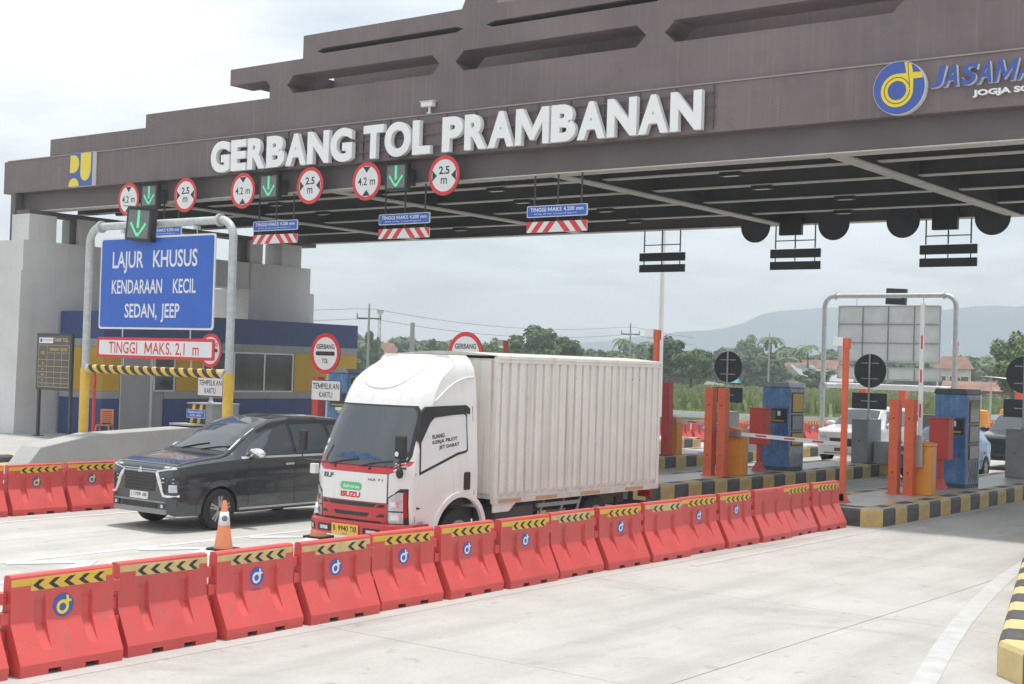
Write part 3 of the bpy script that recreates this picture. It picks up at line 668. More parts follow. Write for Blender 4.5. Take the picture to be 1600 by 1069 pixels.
l2 = MB(); band(l2, cx-.07*r, cz-.10*r, .50*r, .475*r, 20, 360, y1-.0105, y1-.0085, 36); l2.prism([(cx+.41*r, cz-.05*r), (cx+.435*r, cz-.05*r), (cx+.34*r, cz+.90*r), (cx+.315*r, cz+.90*r)], 'y', y1-.0105, y1-.0085); l2.build('loop_line', 'sign_black', jm)
for i, c in enumerate('JASAMARGA'):
    w = (.27, .32, .31, .32, .42, .32, .32, .33, .32); x = -9.66+sum(w[:i])
    a = text_mb(c, x, x+w[i]*.9, 8.31, 8.72, YG-.02, bold=.03, ext=.12, slant=.22); n = len(a.f)
    a.m = [0]*len(a.m); k0 = len(textmesh(c, .03, 0, 1.0)[1])
    for q in range(k0, n): a.m[q] = 1
    a.build('letter', ['brand_blue', 'letter_white'], jm, fix=False)
text_mb('JOGJA SOLO', -8.84, -7.45, 8.07, 8.21, YG-.02, bold=.04, ext=.06).build('caption', 'letter_white', jm, fix=False)
# ================================================================== signs on the gate
def round_sign(name, label, loc, r, kind, group, rear=False):
    """kinds: '4.2', '2.5', 'gate'; faces -y, or its dark back towards the camera"""
    t = thing(name, label, 'road sign', loc, 0 if not rear else math.pi, group)
    MB().prism(disc(0, 0, r, 40), 'y', -.02, .0).build('plate', 'sign_back', t)
    m = MB(); band(m, 0, 0, r*.995, r*.80, 0, 360, -.023, -.0205, 40); m.build('red_ring', 'sign_red', t)
    MB().prism(disc(0, 0, r*.81, 40), 'y', -.0222, -.0203).build('white_face', 'sign_white', t)
    if rear: return t
    yy = -.0235
    if kind == '4.2':
        words('4.2 m', -.60*r, .60*r, -.20*r, .20*r, yy, .012, 'sign_black', t)
        for s in (-1, 1): MB().prism([(-.27*r, s*.76*r), (.27*r, s*.76*r), (0, s*.44*r)], 'y', yy-.001, yy).build('arrowhead', 'sign_black', t)
    elif kind == '2.5':
        text_mb('2.5', -.34*r, .34*r, .06*r, .46*r, yy, bold=.025).build('lettering', 'sign_black', t, fix=False)
        text_mb('m', -.20*r, .20*r, -.42*r, -.12*r, yy, bold=.012).build('lettering', 'sign_black', t, fix=False)
        for s in (-1, 1): MB().prism([(s*.76*r, -.27*r), (s*.76*r, .27*r), (s*.46*r, 0)], 'y', yy-.001, yy).build('arrowhead', 'sign_black', t)
    else:
        text_mb('GERBANG', -.62*r, .62*r, .22*r, .46*r, yy, bold=.025).build('lettering', 'sign_black', t, fix=False)
        text_mb('TOL', -.22*r, .22*r, -.48*r, -.24*r, yy, bold=.025).build('lettering', 'sign_black', t, fix=False)
        MB().prism(rrect(-.64*r, .64*r, -.10*r, .10*r, .06*r), 'y', yy-.001, yy).build('black_bar', 'sign_black', t)
    return t
def sbracket(t, dy=.5):
    MB().box(-.03, .03, .0, dy, -.03, .03).box(-.02, .02, .0, .03, -.35, .35).build('bracket', 'steel_dark', t)
G1 = 'round limit signs along the gate beam'
for x, kd, lb in ((-33.74, '4.2', 'round 4.2 m height limit sign, leftmost on the gate'), (-31.18, '2.5', 'round 2.5 m width limit sign, leftmost of the three'),
                  (-28.78, '4.2', 'round 4.2 m height limit sign below the letter G of GERBANG'), (-26.19, '2.5', 'round 2.5 m width limit sign below the middle of GERBANG'),
                  (-24.17, '4.2', 'round 4.2 m height limit sign below the gap before TOL'), (-21.61, '2.5', 'round 2.5 m width limit sign below the letter P, rightmost')):
    t = round_sign('limit_sign', lb, (x, YG-.16, 7.345), .49, kd, G1); sbracket(t, .42)
def arrow_light(label, loc, w=.72, h=.68, tilt=0, group='green arrow lane signals'):
    t = thing('lane_signal', label, 'signal', loc, group=group, rot=(0, tilt, 0))
    MB().box(-w/2, w/2, 0, .16, -h/2, h/2).build('housing', 'black_plastic', t, bevel=.012)
    MB().box(-w/2+.07, w/2-.07, -.004, -.001, -h/2+.06, h/2-.06).build('display', 'signal_face', t)
    a = MB(); q = -.0045
    a.prism([(-.035, .26), (.035, .26), (.035, -.10), (-.035, -.10)], 'y', q-.004, q)
    for s in (-1, 1): a.prism([(s*.03, -.20), (s*.20, .02), (s*.235, -.02), (s*.03, -.27), (-.001*s, -.27), (-.001*s, -.19)], 'y', q-.0045, q-.0003)
    for v in range(len(a.v)): a.v[v] = (a.v[v][0]*w/.72, a.v[v][1], a.v[v][2]*h/.68+.02)
    a.build('green_arrow', 'green_arrow', t)
    MB().box(-w/2-.01, w/2+.01, -.10, .0, h/2+.001, h/2+.014).build('visor', 'black_plastic', t)
    return t
for x, lb in ((-32.75, 'green arrow lane signal on the gate, leftmost, above the portal'), (-27.72, 'green arrow lane signal on the gate between the second pair of round signs'), (-23.14, 'green arrow lane signal on the gate between the third pair of round signs')):
    t = arrow_light(lb, (x, YG-.22, 7.40)); MB().box(-.25, .25, .161, .47, -.2, .2).build('mount', 'steel_dark', t)
def hang_sign(label, x0, x1, y, front=True):
    t = thing('height_warning_board', label, 'sign', ((x0+x1)/2, y, 6.2), 0 if front else math.pi, 'hanging height warning boards')
    w = (x1-x0)/2
    for x in (-w*.78, 0, w*.78): MB().cyl((x, .03, .36), (x, .03, 1.06), .022, n=8).build('hanger', 'steel_dark', t); MB().cyl((x, .03, -.05), (x, .03, .10), .018, n=6).build('link', 'steel_dark', t)
    if not front: MB().box(-w*.8, w*.8, .015, .045, .58, .61).build('spreader', 'steel_dark', t)
    MB().prism(rrect(-w, w, .075, .345, .03), 'y', -.01, .02).build('blue_board', ['sign_white'], t)
    if front:
        MB().prism(rrect(-w+.02, w-.02, .092, .328, .025), 'y', -.013, -.0105).build('blue_face', 'sign_blue', t)
        words('TINGGI MAKS 4.200 mm', -w*.88, w*.88, .205, .295, -.0138, .02, 'sign_white', t)
        text_mb("PP No. 55 Thn '12 pasal 54 ayat 1-2", -w*.74, w*.66, .125, .165, -.0138, bold=.015).build('lettering', 'sign_white', t, fix=False)
    MB().prism(rrect(-w, w, -.28, -.03, .015), 'y', -.01, .02).build('striped_board', 'sign_white', t)
    MB().box(-w+.005, w-.005, .0205, .026, .08, .34).build('board_back', 'sign_back', t); MB().box(-w+.005, w-.005, .0205, .026, -.275, -.035).build('board_back', 'sign_back', t)
    if front:
        m = MB()
        for s in (-1, 1):
            for k in range(3):
                a = .02+k*.33; b = a+.17
                if k < 2: m.prism([(s*(a+.0), -.032), (s*(b+.0), -.032), (s*(b+.21), -.278), (s*(a+.21), -.278)], 'y', -.0128, -.0105)
                else: m.prism([(s*a, -.032), (s*(w-.003), -.032), (s*(w-.003), -.26)], 'y', -.0128, -.0105)
        m.build('red_stripes', 'sign_red', t)
    return t
hang_sign('hanging blue height board almost hidden behind the large blue portal sign', -33.6, -31.9, YG+.32)
hang_sign('hanging blue 4.200 mm board with striped board, leftmost of three', -28.86, -27.12, YG+.32)
hang_sign('hanging blue 4.200 mm board with striped board, middle of three', -24.16, -22.45, YG+.32)
hang_sign('hanging blue 4.200 mm board with striped board below the letters MBA', -19.44, -17.73, YG+.32)
for x0, x1, lb in ((-23.8, -22.1, 'dark back of hanging height boards above the truck\'s tail'), (-19.15, -17.5, 'dark back of hanging height boards above the raised round sign'), (-14.5, -12.86, 'dark back of hanging height boards, rightmost')):
    hang_sign(lb, x0, x1, YB-.45, False)
for x, lb in ((-19.58, 'dark back of a round limit sign at the far beam, leftmost'), (-17.04, 'dark back of a round limit sign at the far beam, second from left'), (-14.94, 'dark back of a round limit sign at the far beam, third from left'), (-12.41, 'dark back of a round limit sign at the far beam, rightmost')):
    t = round_sign('limit_sign', lb, (x, YB-.64, 7.24), .49, '', 'dark backs of round limit signs', True); MB().box(-.03, .03, -.06, -.021, -.3, .3).build('bracket', 'steel_dark', t)
for x, lb in ((-18.35, 'dark back of a lane signal between two round signs, left one'), (-13.68, 'dark back of a lane signal between two round signs, right one')):
    t = thing('lane_signal', lb, 'signal', (x, YB-.82, 7.27), group='dark backs of lane signals')
    MB().box(-.36, .36, 0, .16, -.34, .34).build('housing', 'black_plastic', t, bevel=.012); MB().box(-.2, .2, .161, .30, -.1, .3).build('mount', 'steel_dark', t)
# security camera on the ledge
t = thing('security_camera', 'white security camera on a bracket on the gate ledge', 'camera', (-22.28, YG-.02, 8.925))
MB().box(-.05, .05, -.05, .05, 0, .03).cyl((0, 0, .03), (0, 0, .17), .03).build('bracket', 'white_paint', t)
b_ = MB().box(-.24, .14, -.07, .07, .17, .30).build('housing', 'white_paint', t, bevel=.015)
MB().box(-.27, .17, -.085, .085, .301, .316).build('sun_shield', 'white_paint', b_); MB().cyl((-.241, 0, .235), (-.27, 0, .235), .05).build('lens', 'black_plastic', b_)
# ================================================================== equipment on the toll islands
def guard_post(x, y, z1, label, w=.20, m='orange_post', group='square guard posts'):
    t = thing('guard_post', label, 'post', (x, y, ZI), 0, group)
    h = z1-ZI
    MB().box(-w/2, w/2, -w/2, w/2, 0, h).build('shaft', m, t, bevel=.008)
    MB().box(-w/2-.04, w/2+.04, -w/2-.04, w/2+.04, 0, .02).build('base_plate', m, t)
    for z in (h*.23, h*.80): MB().cyl((0, -w/2-.006, z), (0, -w/2+.01, z), .022, n=8).build('bolt', 'steel_dark', t)
guard_post(-11.11, 28.1, 2.33, 'orange-red square guard post left of the orange boom cabinet, right island'); guard_post(-10.78, 28.1, 2.34, 'orange-red square guard post touching the orange boom cabinet, right island')
guard_post(-16.0, 29.0, 2.42, 'orange-red square guard post farther from the boom, beside the truck\'s tail', .21); guard_post(-15.66, 29.0, 2.42, 'orange-red square guard post next to the lowered boom cabinet', .21)
guard_post(-20.5, 34.6, 2.45, 'dark red square post directly behind the truck\'s rear edge', .24, 'red_cab')
guard_post(-25.72, 25.7, 2.35, 'dark red square post behind the card sign left of the truck', .22, 'red_cab')
def boom(loc, up, label, arml):
    t = thing('boom_barrier', label, 'boom barrier', loc, 0, 'boom barriers on the islands')
    MB().box(-.20, .20, -.17, .17, 0, 1.02).build('cabinet', 'orange_cab', t, bevel=.015)
    MB().prism([(-.21, 1.022), (.21, 1.022), (.21, 1.08), (-.21, 1.16)], 'y', -.18, .18).build('lid', 'orange_cab', t, bevel=.01)
    MB().box(-.201-.004, -.2015, -.12, .12, .12, .80).build('door', 'orange_cab', t)
    h = Vector((-.02, -.24, 1.0))
    MB().cyl((h.x, -.17, h.z), (h.x, -.26, h.z), .055).build('hub', 'silver', t)
    d = Vector((0, 0, 1)) if up else Vector((1, 0, -.035)).normalized(); k = Vector((0, 1, 0)).cross(d)
    a = MB(); st = -.42 if up else -.30
    def seg(m, s0, s1, w=.045, th=.022): m.add([tuple(h+d*s+k*u+Vector((0, v, 0))) for s in (s0, s1) for u, v in ((-w, -th), (w, -th), (w, th), (-w, th))], [(0, 1, 2, 3), (7, 6, 5, 4), (0, 4, 5, 1), (1, 5, 6, 2), (2, 6, 7, 3), (3, 7, 4, 0)])
    seg(a, .25, arml); arm = a.build('arm', 'white_paint', t)
    a = MB(); seg(a, st, .25, .07, .03); a.build('clamp', 'silver', t, bevel=.006)
    for s0, s1 in ((.62, .90), (1.35, 1.62), (2.05, 2.33)):
        if s1 < arml: a = MB(); seg(a, s0, s1, .020, .0235); a.build('red_band', 'sign_red', arm)
boom((-10.60, 28.45, ZI), True, 'orange boom barrier cabinet with raised arm on the right island', 3.0)
boom((-15.58, 29.6, ZI), False, 'orange boom barrier cabinet with lowered arm beside the blue wrapped machine', 2.85)
boom((-20.62, 35.2, ZI), False, 'orange boom barrier with lowered arm hidden behind the truck', 1.9)
def red_box(loc, label):
    t = thing('control_box', label, 'box', loc, R(-6), 'red control boxes on pedestals')
    MB().box(-.23, .23, -.13, .13, .66, 1.55).build('box', 'red_cab', t, bevel=.012)
    MB().box(-.24, .24, -.14, .14, 1.551, 1.575).build('lid', 'red_cab', t); MB().box(-.19, .19, -.134, -.1305, .72, 1.49).build('door', 'red_cab', t, bevel=.002)
    MB().box(-.05, .05, -.05, .05, .20, .66).build('pedestal', 'red_cab', t)
    MB().add([(-.14, -.14, .0), (.14, -.14, .0), (.14, .14, .0), (-.14, .14, .0), (-.055, -.055, .22), (.055, -.055, .22), (.055, .055, .22), (-.055, .055, .22)], [(0, 3, 2, 1), (4, 5, 6, 7), (0, 1, 5, 4), (1, 2, 6, 5), (2, 3, 7, 6), (3, 0, 4, 7)]).build('foot', 'red_cab', t)
red_box((-10.92, 30.3, ZI), 'red control box on a pedestal in front of the bare blue machine'); red_box((-15.92, 31.4, ZI), 'red control box on a pedestal in front of the wrapped machine')
def machine(loc, label, wrapped):
    """toll payment machine: blue cabinet with a reader window, side compartments, under a dark cap"""
    t = thing('payment_machine', label, 'toll machine', loc, R(-2), 'blue toll payment machines')
    w, d, h = .37, .42, 2.10
    MB().box(-w, w, -d, d, .08, h).build('cabinet', 'plastic_blue', t, bevel=.02); MB().box(-w+.01, w-.01, -d+.01, d-.01, 0, .08).build('plinth', 'steel_dark', t)
    MB().prism([(-w-.03, h+.001), (w+.03, h+.001), (w-.02, h+.12), (-w+.02, h+.12)], 'y', -d-.03, d+.03).build('cap', 'plastic_film' if wrapped else 'steel_dark', t, bevel=.01)
    f = MB().box(-w+.10, w-.06, -d-.012, -d-.001, 1.20, 1.56).build('reader_frame', 'black_plastic', t)
    MB().box(-w+.14, w-.12, -d-.016, -d-.0125, 1.30, 1.52).build('reader_window', 'window_glass', f); MB().box(-w+.14, w-.12, -d-.020, -d-.0125, 1.235, 1.275).build('card_slot', 'office_yellow', f); MB().box(.06, .14, -d-.020, -d-.0165, 1.38, 1.50).build('label_plate', 'sign_white', f)
    MB().box(w+.001, w+.010, -d+.06, d-.06, .12, h-.06).build('side_panel', 'plastic_film' if wrapped else 'cabinet_grey', t)
    for z0, z1, m in ((1.45, 1.98, 'office_yellow' if wrapped else 'window_glass'), (1.0, 1.42, 'cabinet_grey'), (.62, .98, 'office_yellow' if wrapped else 'window_glass')):
        p = MB().box(w+.0105, w+.024, -d+.12, d-.12, z0, z1).build('compartment', 'black_plastic', t); MB().box(w+.0245, w+.030, -d+.16, d-.16, z0+.04, z1-.04).build('compartment_door', m, p)
    if wrapped:
        rows = []
        for i in range(13):
            z = .12+1.96*i/12; rows.append([(-w+2*w*j/10, -d-.006-.018*abs(math.sin(i*1.7+j*2.3)+math.sin(j*.9-i*.6))*.5, z) for j in range(11)])
        for r_ in rows[5:9]: pass
        m = MB(); m.grid(rows[:7]); m.build('plastic_wrap', 'plastic_blue', t, smooth=True); m = MB(); m.grid(rows[9:]); m.build('plastic_wrap', 'plastic_blue', t, smooth=True)
    else:
        for k in range(5): MB().tube([(w+.014, -d+.16+k*.13, .12), (w+.030, -d+.19+k*.11, .30), (w+.022, -d+.14+k*.14, .48), (w+.014, -d+.17+k*.12, .60)], .012, 6).build('plastic_fold', 'plastic_film', t)
machine((-10.93, 31.35, ZI), 'bare blue payment machine with dark glass compartments on the right island', False)
machine((-15.82, 32.5, ZI), 'blue payment machine wrapped in plastic film beside the lowered boom', True)
machine((-26.05, 27.2, ZI), 'blue wrapped payment machine behind the round sign left of the truck', True)
def sensor_pole(x, y, z1, label, base=ZI, side=-1):
    t = thing('sensor_pole', label, 'pole', (x, y, base), 0, 'red sensor poles with white heads'); h = z1-base
    MB().box(-.05, .05, -.05, .05, .02, h).build('shaft', 'orange_post', t, bevel=.006)
    MB().prism([(-.13, 0), (.13, 0), (.06, .16), (-.06, .16)], 'y', -.05, .05).box(-.13, .13, -.13, .13, 0, .018).build('foot', 'orange_post', t)
    MB().box(side*.14-.10, side*.14+.10, -.09, .09, h-.02, h+.16).build('sensor_head', 'white_paint', t, bevel=.012)
    MB().box(-.02, .07, -.07, .07, h-.06, h+.14).build('head_mount', 'orange_post', t, bevel=.01)
sensor_pole(-11.02, 25.28, 3.38, 'tall red sensor pole at the near nose of the right island')
sensor_pole(-15.30, 25.3, 3.50, 'red sensor pole rising behind the truck box near its rear end')
sensor_pole(-25.6, 33.5, 3.40, 'small red sensor pole peeking over the middle of the truck box', side=-1)
def cabinet_sign(x, y, label_c, label_s, label_t, right=True):
    """grey concrete cabinet with a round sign and a card sign, seen from behind"""
    c = thing('grey_cabinet', label_c, 'cabinet', (x, y, ZI), 0, 'grey cabinets at the island ends')
    MB().box(-.24, .24, -.42, .55, 0, 1.20).build('body', 'cabinet_grey', c, bevel=.015); MB().box(-.245, .25, -.43, .56, 1.201, 1.225).build('top', 'cabinet_grey', c)
    MB().box(-.16, .16, -.426, -.4205, .2, 1.05).build('door', 'cabinet_grey', c, bevel=.002); MB().cyl((0, -.44, .62), (0, -.4265, .62), .02).build('lock', 'steel_dark', c)
    MB().box(.60-.30, .62, -.1, 1.2, -.0, .62).build('side_block', 'concrete_wall', c) if right else None
    p = thing('sign_post', label_t, 'sign post', (x+.05, y+.05, ZI+1.226), 0, 'grey sign posts on cabinets')
    MB().cyl((0, 0, 0), (0, 0, 1.86), .030, n=10).build('tube', 'galvanised', p); MB().lathe([(.10, 0), (.05, .05), (.035, .12)], 12).build('foot', 'galvanised', p)
    t = round_sign('gate_sign', label_s, (x+.05, y+.09, ZI+2.60), .48, 'gate', 'dark backs of round gate signs', True)
    for z in (-.22, .22): MB().box(-.26, .26, .005, .030, z-.012, z+.012).build('brace', 'galvanised', t)
    s = thing('card_sign', label_s.replace('round sign', 'card sign'), 'sign', (x+.05, y+.09, ZI+1.74), math.pi, 'dark backs of card signs')
    MB().box(-.52, .52, -.01, .01, -.23, .23).build('plate', 'sign_back', s); MB().box(-.24, .24, .011, .030, -.012, .012).build('brace', 'galvanised', s)
cabinet_sign(-15.70, 37.5, 'grey cabinet at the far end of the middle island, before the white car', 'dark back of a round sign in front of the white car', 'grey tube post standing on the cabinet before the white car')
cabinet_sign(-10.93, 36.0, 'grey cabinet at the right edge of the picture before the dark car', 'dark back of a round sign cut by the right edge', 'grey tube post on the cabinet at the right edge')
cabinet_sign(-20.50, 38.0, 'grey cabinet behind the pair of orange-red posts', 'dark back of a round sign above the left pair of posts', 'grey tube post behind the pair of orange-red posts')
# ================================================================== height portals
def portal(loc, xl, xr, rear, lab):
    t = thing('height_portal', lab['portal'], 'portal frame', loc, 0, 'galvanised height portals'); r = .085; zt = 5.60
    pts = []
    def bend(cx, cz, a0, a1, n=6): return [(cx+.38*math.cos(R(a0+(a1-a0)*i/n)), 0, cz+.38*math.sin(R(a0+(a1-a0)*i/n))) for i in range(n+1)]
    for x, s in ((xl, 1), (xr, -1)):
        MB().tube([(x, 0, .01), (x, 0, zt-.38)]+bend(x+s*.38, zt-.38, 180 if s > 0 else 0, 90, 6)[1:], r, 14).build('post', 'galvanised', t, smooth='auto')
        MB().lathe([(.17, zt-.15), (.17, zt+.15)], 14) ; MB().cyl((x+s*.38, 0, zt), (x+s*.44, 0, zt), .135, n=14).build('flange', 'galvanised', t)
        MB().box(x-.17, x+.17, -.17, .17, 0, .025).build('base_plate', 'galvanised', t)
        if not rear: MB().cyl((x, 0, .03), (x, 0, 2.46), r+.022, n=16).build('yellow_sleeve', 'yellow_paint', t, smooth='auto')
    MB().cyl((xl+.38, 0, zt), (xr-.38, 0, zt), r, n=14).build('crossbar', 'galvanised', t, smooth='auto')
    zb = 2.44; b = MB().cyl((xl+.18, -.0, zb), (xr-.18, 0, zb), .095, n=16, cap=True).build('height_bar', 'sign_white' if rear else 'yellow_paint', t, smooth='auto')
    MB().cyl((xl+.08, 0, zb), (xl+.18, 0, zb), .10, n=14).build('bar_end', 'galvanised', t); MB().cyl((xr-.18, 0, zb), (xr-.08, 0, zb), .10, n=14).build('bar_end', 'galvanised', t)
    if not rear:
        n = 15; L = xr-xl-.36; m = MB()
        for k in range(n):   # slanted black bands round the bar
            x0 = xl+.18+L*(k+.25)/n; w = L/n*.5; rows = []
            for i in range(17):
                a = 2*math.pi*i/16; sl = .09*math.cos(a); rows.append([(x0-sl, .0965*math.sin(a), zb+.0965*math.cos(a)), (x0+w-sl, .0965*math.sin(a), zb+.0965*math.cos(a))])
            m.grid(rows)
        m.build('black_bands', 'black_paint', b)
    return t
def board_rear(t, x0, x1, z0, z1, nx, nz, m='alu_back'):
    MB().prism(rrect(x0, x1, z0, z1, .06), 'y', -.012, .012).build('board', m, t)
    k = MB(); e = .045
    k.box(x0+.01, x1-.01, -.04, -.0125, z0+.01, z0+e).box(x0+.01, x1-.01, -.04, -.0125, z1-e, z1-.01).box(x0+.01, x0+e, -.041, -.0126, z0+.01, z1-.01).box(x1-e, x1-.01, -.041, -.0126, z0+.01, z1-.01)
    k.build('edge_frame', 'galvanised', t)
    for i in range(1, nx): x = x0+(x1-x0)*i/nx; MB().box(x-.018, x+.018, -.042, -.0127, z0+e, z1-e).build('stiffener', 'cabinet_grey', t)
    for i in range(1, nz): z = z0+(z1-z0)*i/nz; MB().box(x0+e, x1-e, -.043, -.0128, z-.014, z+.014).build('stiffener', 'cabinet_grey', t)
YP = 19.0
portal((0, YP, 0), -26.35, -21.58, False, {'portal': 'galvanised portal frame with yellow feet and striped bar, left foreground lane'})
s = thing('lane_sign', 'large blue sign reading LAJUR KHUSUS KENDARAAN KECIL hung in the left portal', 'sign', (0, YP-.06, 0))
MB().prism(rrect(-25.83, -22.03, 3.33, 5.33, .07), 'y', -.01, .015).build('board', 'sign_white', s)
MB().prism(rrect(-25.79, -22.07, 3.37, 5.29, .06), 'y', -.013, -.0105).build('blue_face', 'sign_blue', s)
for tx, x0, x1, z0, z1 in (('LAJUR  KHUSUS', -25.40, -22.58, 4.66, 5.02), ('KENDARAAN   KECIL', -25.40, -22.60, 4.10, 4.40), ('SEDAN, JEEP', -24.92, -23.10, 3.58, 3.88)):
    words(tx, x0, x1, z0, z1, -.0138, .014, 'sign_white', s)
for x in (-25.1, -22.7): MB().cyl((x, 0.06, 5.33), (x, .06, 5.53), .012, n=6).build('hanger', 'galvanised', s); MB().box(x-.06, x+.06, .0, .10, 5.43, 5.50).build('clamp', 'galvanised', s)
s = thing('height_sign', 'red-framed white sign reading TINGGI MAKS. 2,1 m below the blue sign', 'sign', (0, YP-.05, 0))
MB().prism(rrect(-25.86, -21.98, 2.70, 3.15, .05), 'y', -.01, .012).build('board', 'sign_red', s)
MB().prism(rrect(-25.79, -22.05, 2.765, 3.085, .03), 'y', -.013, -.0105).build('white_face', 'sign_white', s)
words('TINGGI  MAKS. 2,1  m', -25.45, -22.45, 2.80, 3.05, -.0138, .012, 'sign_red', s)
for x in (-25.0, -22.75): MB().cyl((x, 0, 3.15), (x, 0, 3.33), .014, n=6).build('hanger', 'galvanised', s); MB().cyl((x, .05, 2.53), (x, .05, 2.70), .014, n=6).build('lower_hanger', 'galvanised', s)
arrow_light('green arrow lane signal tilted forward on top of the left portal', (-24.33, YP-.25, 5.58), .84, .72, R(5))
YR_ = 46.0
portal((0, YR_, 0), -20.90, -16.18, True, {'portal': 'plain galvanised portal frame beyond the gate, over the white car'})
s = thing('lane_sign', 'back of a large grey framed sign hung in the far portal', 'sign', (0, YR_-.05, 0))
board_rear(s, -20.35, -16.66, 3.30, 5.26, 4, 3)
for x in (-19.7, -17.3): MB().cyl((x, .05, 5.26), (x, .05, 5.53), .012, n=6).build('hanger', 'galvanised', s)
s = thing('height_sign', 'back of a long narrow grey sign below the large one in the far portal', 'sign', (0, YR_-.05, 0))
board_rear(s, -20.35, -16.60, 2.68, 3.12, 4, 1)
t = thing('lane_signal', 'dark back of a lane signal on top of the far portal', 'signal', (-18.36, YR_+.16, 5.56), rot=(0, R(3), 0))
MB().box(-.36, .36, 0, .16, -.26, .30).build('housing', 'sign_back', t, bevel=.012); MB().box(-.2, .2, -.10, -.001, -.05, .05).build('clamp', 'galvanised', t)
# ================================================================== left island nose with kiosk and signs
nose = thing('ramp_nose', 'sloping grey concrete island nose beside the dark car', 'concrete ramp', (0, 0, 0))
MB().prism([(16.6, .02), (17.25, .78), (18.6, 1.02), (21.6, 1.14), (23.6, 1.16), (23.6, .02)], 'x', -26.05, -25.35).build('wedge', 'concrete_wall', nose, bevel=.02)
MB().box(-26.10, -25.30, 21.2, 23.62, 1.161, 1.20).build('coping', 'concrete_wall', nose)
for x, y0, y1, lb in ((-21.05, 20.9, 24, 'grey concrete island nose behind the dark car\'s roof'), (-16.1, 20.2, 23.5, 'grey concrete island nose hidden behind the truck')):
    n_ = thing('ramp_nose', lb, 'concrete ramp'); MB().prism([(y0, ZI), (y0+.6, 1.0), (y1, 1.10), (y1, ZI)], 'x', x-.35, x+.35).build('wedge', 'concrete_wall', n_)
k_ = thing('card_kiosk', 'grey kiosk with yellow and black stripes beneath the left card sign', 'kiosk', (-25.62, 21.62, 1.201))
MB().box(-.33, .55, 0, .8, 0, .46).build('body', 'cabinet_grey', k_); MB().box(-.35, .57, -.02, .82, .461, .485).build('top', 'concrete_wall', k_)
h_ = MB().box(-.32, .30, -.008, -.001, .0, .455).build('hazard_panel', 'black_paint', k_)
m = MB()
for a in (-.24, .02): m.prism([(a, .005), (a+.10, .005), (a+.20, .450), (a+.10, .450)], 'y', -.0105, -.0085)
m.build('yellow_stripes', 'yellow_paint', h_)
b_ = MB().box(-.35, .30, -.018, -.0115, .125, .33).build('blue_plate', 'sign_white', k_); MB().box(-.34, .29, -.0205, -.0185, .135, .32).build('blue_face', 'sign_blue', b_)
words('PISAHKAN KARTU', -.29, .24, .24, .29, -.021, .02, 'sign_white', b_); words('E-TOLL ANDA', -.22, .17, .165, .215, -.021, .02, 'sign_white', b_)
def card_sign(loc, label, zb, w=.44, h=.22):
    s = thing('card_sign', label, 'sign', loc, 0, 'white TEMPELKAN KARTU signs')
    MB().prism(rrect(-w, w, -h, h, .02), 'y', -.008, .008).build('plate', 'sign_black', s); MB().prism(rrect(-w+.012, w-.012, -h+.012, h-.012, .02), 'y', -.011, -.0085).build('white_face', 'sign_white', s)
    text_mb('TEMPELKAN', -w*.90, w*.90, .03, .155, -.0118, bold=.014).build('lettering', 'sign_black', s, fix=False); text_mb('KARTU', -w*.45, w*.45, -.155, -.03, -.0118, bold=.014).build('lettering', 'sign_black', s, fix=False)
    MB().cyl((0, .03, zb-loc[2]), (0, .03, 1.2), .022, n=8).build('post', 'galvanised', s); MB().lathe([(.10, zb-loc[2]), (.05, zb-loc[2]+.06), (.03, zb-loc[2]+.14)], 10, (0, .03, 0)).build('foot', 'galvanised', s)
card_sign((-25.22, 21.66, 2.08), 'white TEMPELKAN KARTU sign above the striped kiosk', 1.69); card_sign((-21.28, 21.5, 2.13), 'white TEMPELKAN KARTU sign half hidden by the truck', 1.11)
G2 = 'round GERBANG TOL signs on the island noses'
for x, y, z, lb in ((-25.20, 21.62, 2.93, 'red-rimmed round GERBANG TOL sign half hidden by the red-framed height sign'), (-21.28, 21.46, 2.93, 'red-rimmed round GERBANG TOL sign left of the truck cab'), (-17.42, 21.5, 3.00, 'red-rimmed round GERBANG sign rising above the truck roof')):
    round_sign('gate_sign', lb, (x, y, z), .44 if x > -25 else .40, 'gate', G2)
t = thing('small_boom', 'short white boom end with yellow blocks seen above the dark car roof', 'boom', (-20.6, 21.6, 1.72))
MB().box(-.45, .35, -.03, .03, .0, .06).build('arm', 'white_paint', t); [MB().box(x, x+.14, -.032, .032, -.05, -.001).build('yellow_block', 'yellow_paint', t) for x in (-.38, -.12, .14)]
# ================================================================== office building
off = thing('toll_office', 'blue, yellow and grey toll office building below the left pillars', 'building')
xo, y0, y1 = -36.0, 26.6, 37.95
def ob(name, m, *a, parent=None, **k): return MB().box(*a).build(name, m, parent or off, **k)
ob('core', 'office_grey', xo-2.2, xo-.06, y0+.06, y1-.06, .19, 4.0)
ob('parapet', 'office_blue', xo-2.26, xo, y0, y1, 3.24, 4.1)
def face(y, yy, z0, z1, m, n, d=0.0, nm='panel'):
    for i in range(n):
        a = y+(yy-y)*i/n; b = y+(yy-y)*(i+1)/n; ob(nm, m, xo-.058, xo-.008+d, a+.006, b-.006, z0+.004, z1-.004)
face(y0, y1, 2.98, 3.24, 'office_grey', 8); face(29.0, y1, 1.37, 1.60, 'office_grey', 6); face(29.0, y1, .20, 1.37, 'office_blue', 4)
face(y0, 27.25, 1.60, 2.98, 'office_yellow', 1); face(y0, 27.25, 1.37, 1.60, 'office_grey', 1); face(y0, 27.25, .20, 1.37, 'office_blue', 1)
face(29.45, 30.52, 1.60, 2.98, 'office_yellow', 1); face(34.75, y1, 1.60, 2.98, 'office_yellow', 2)
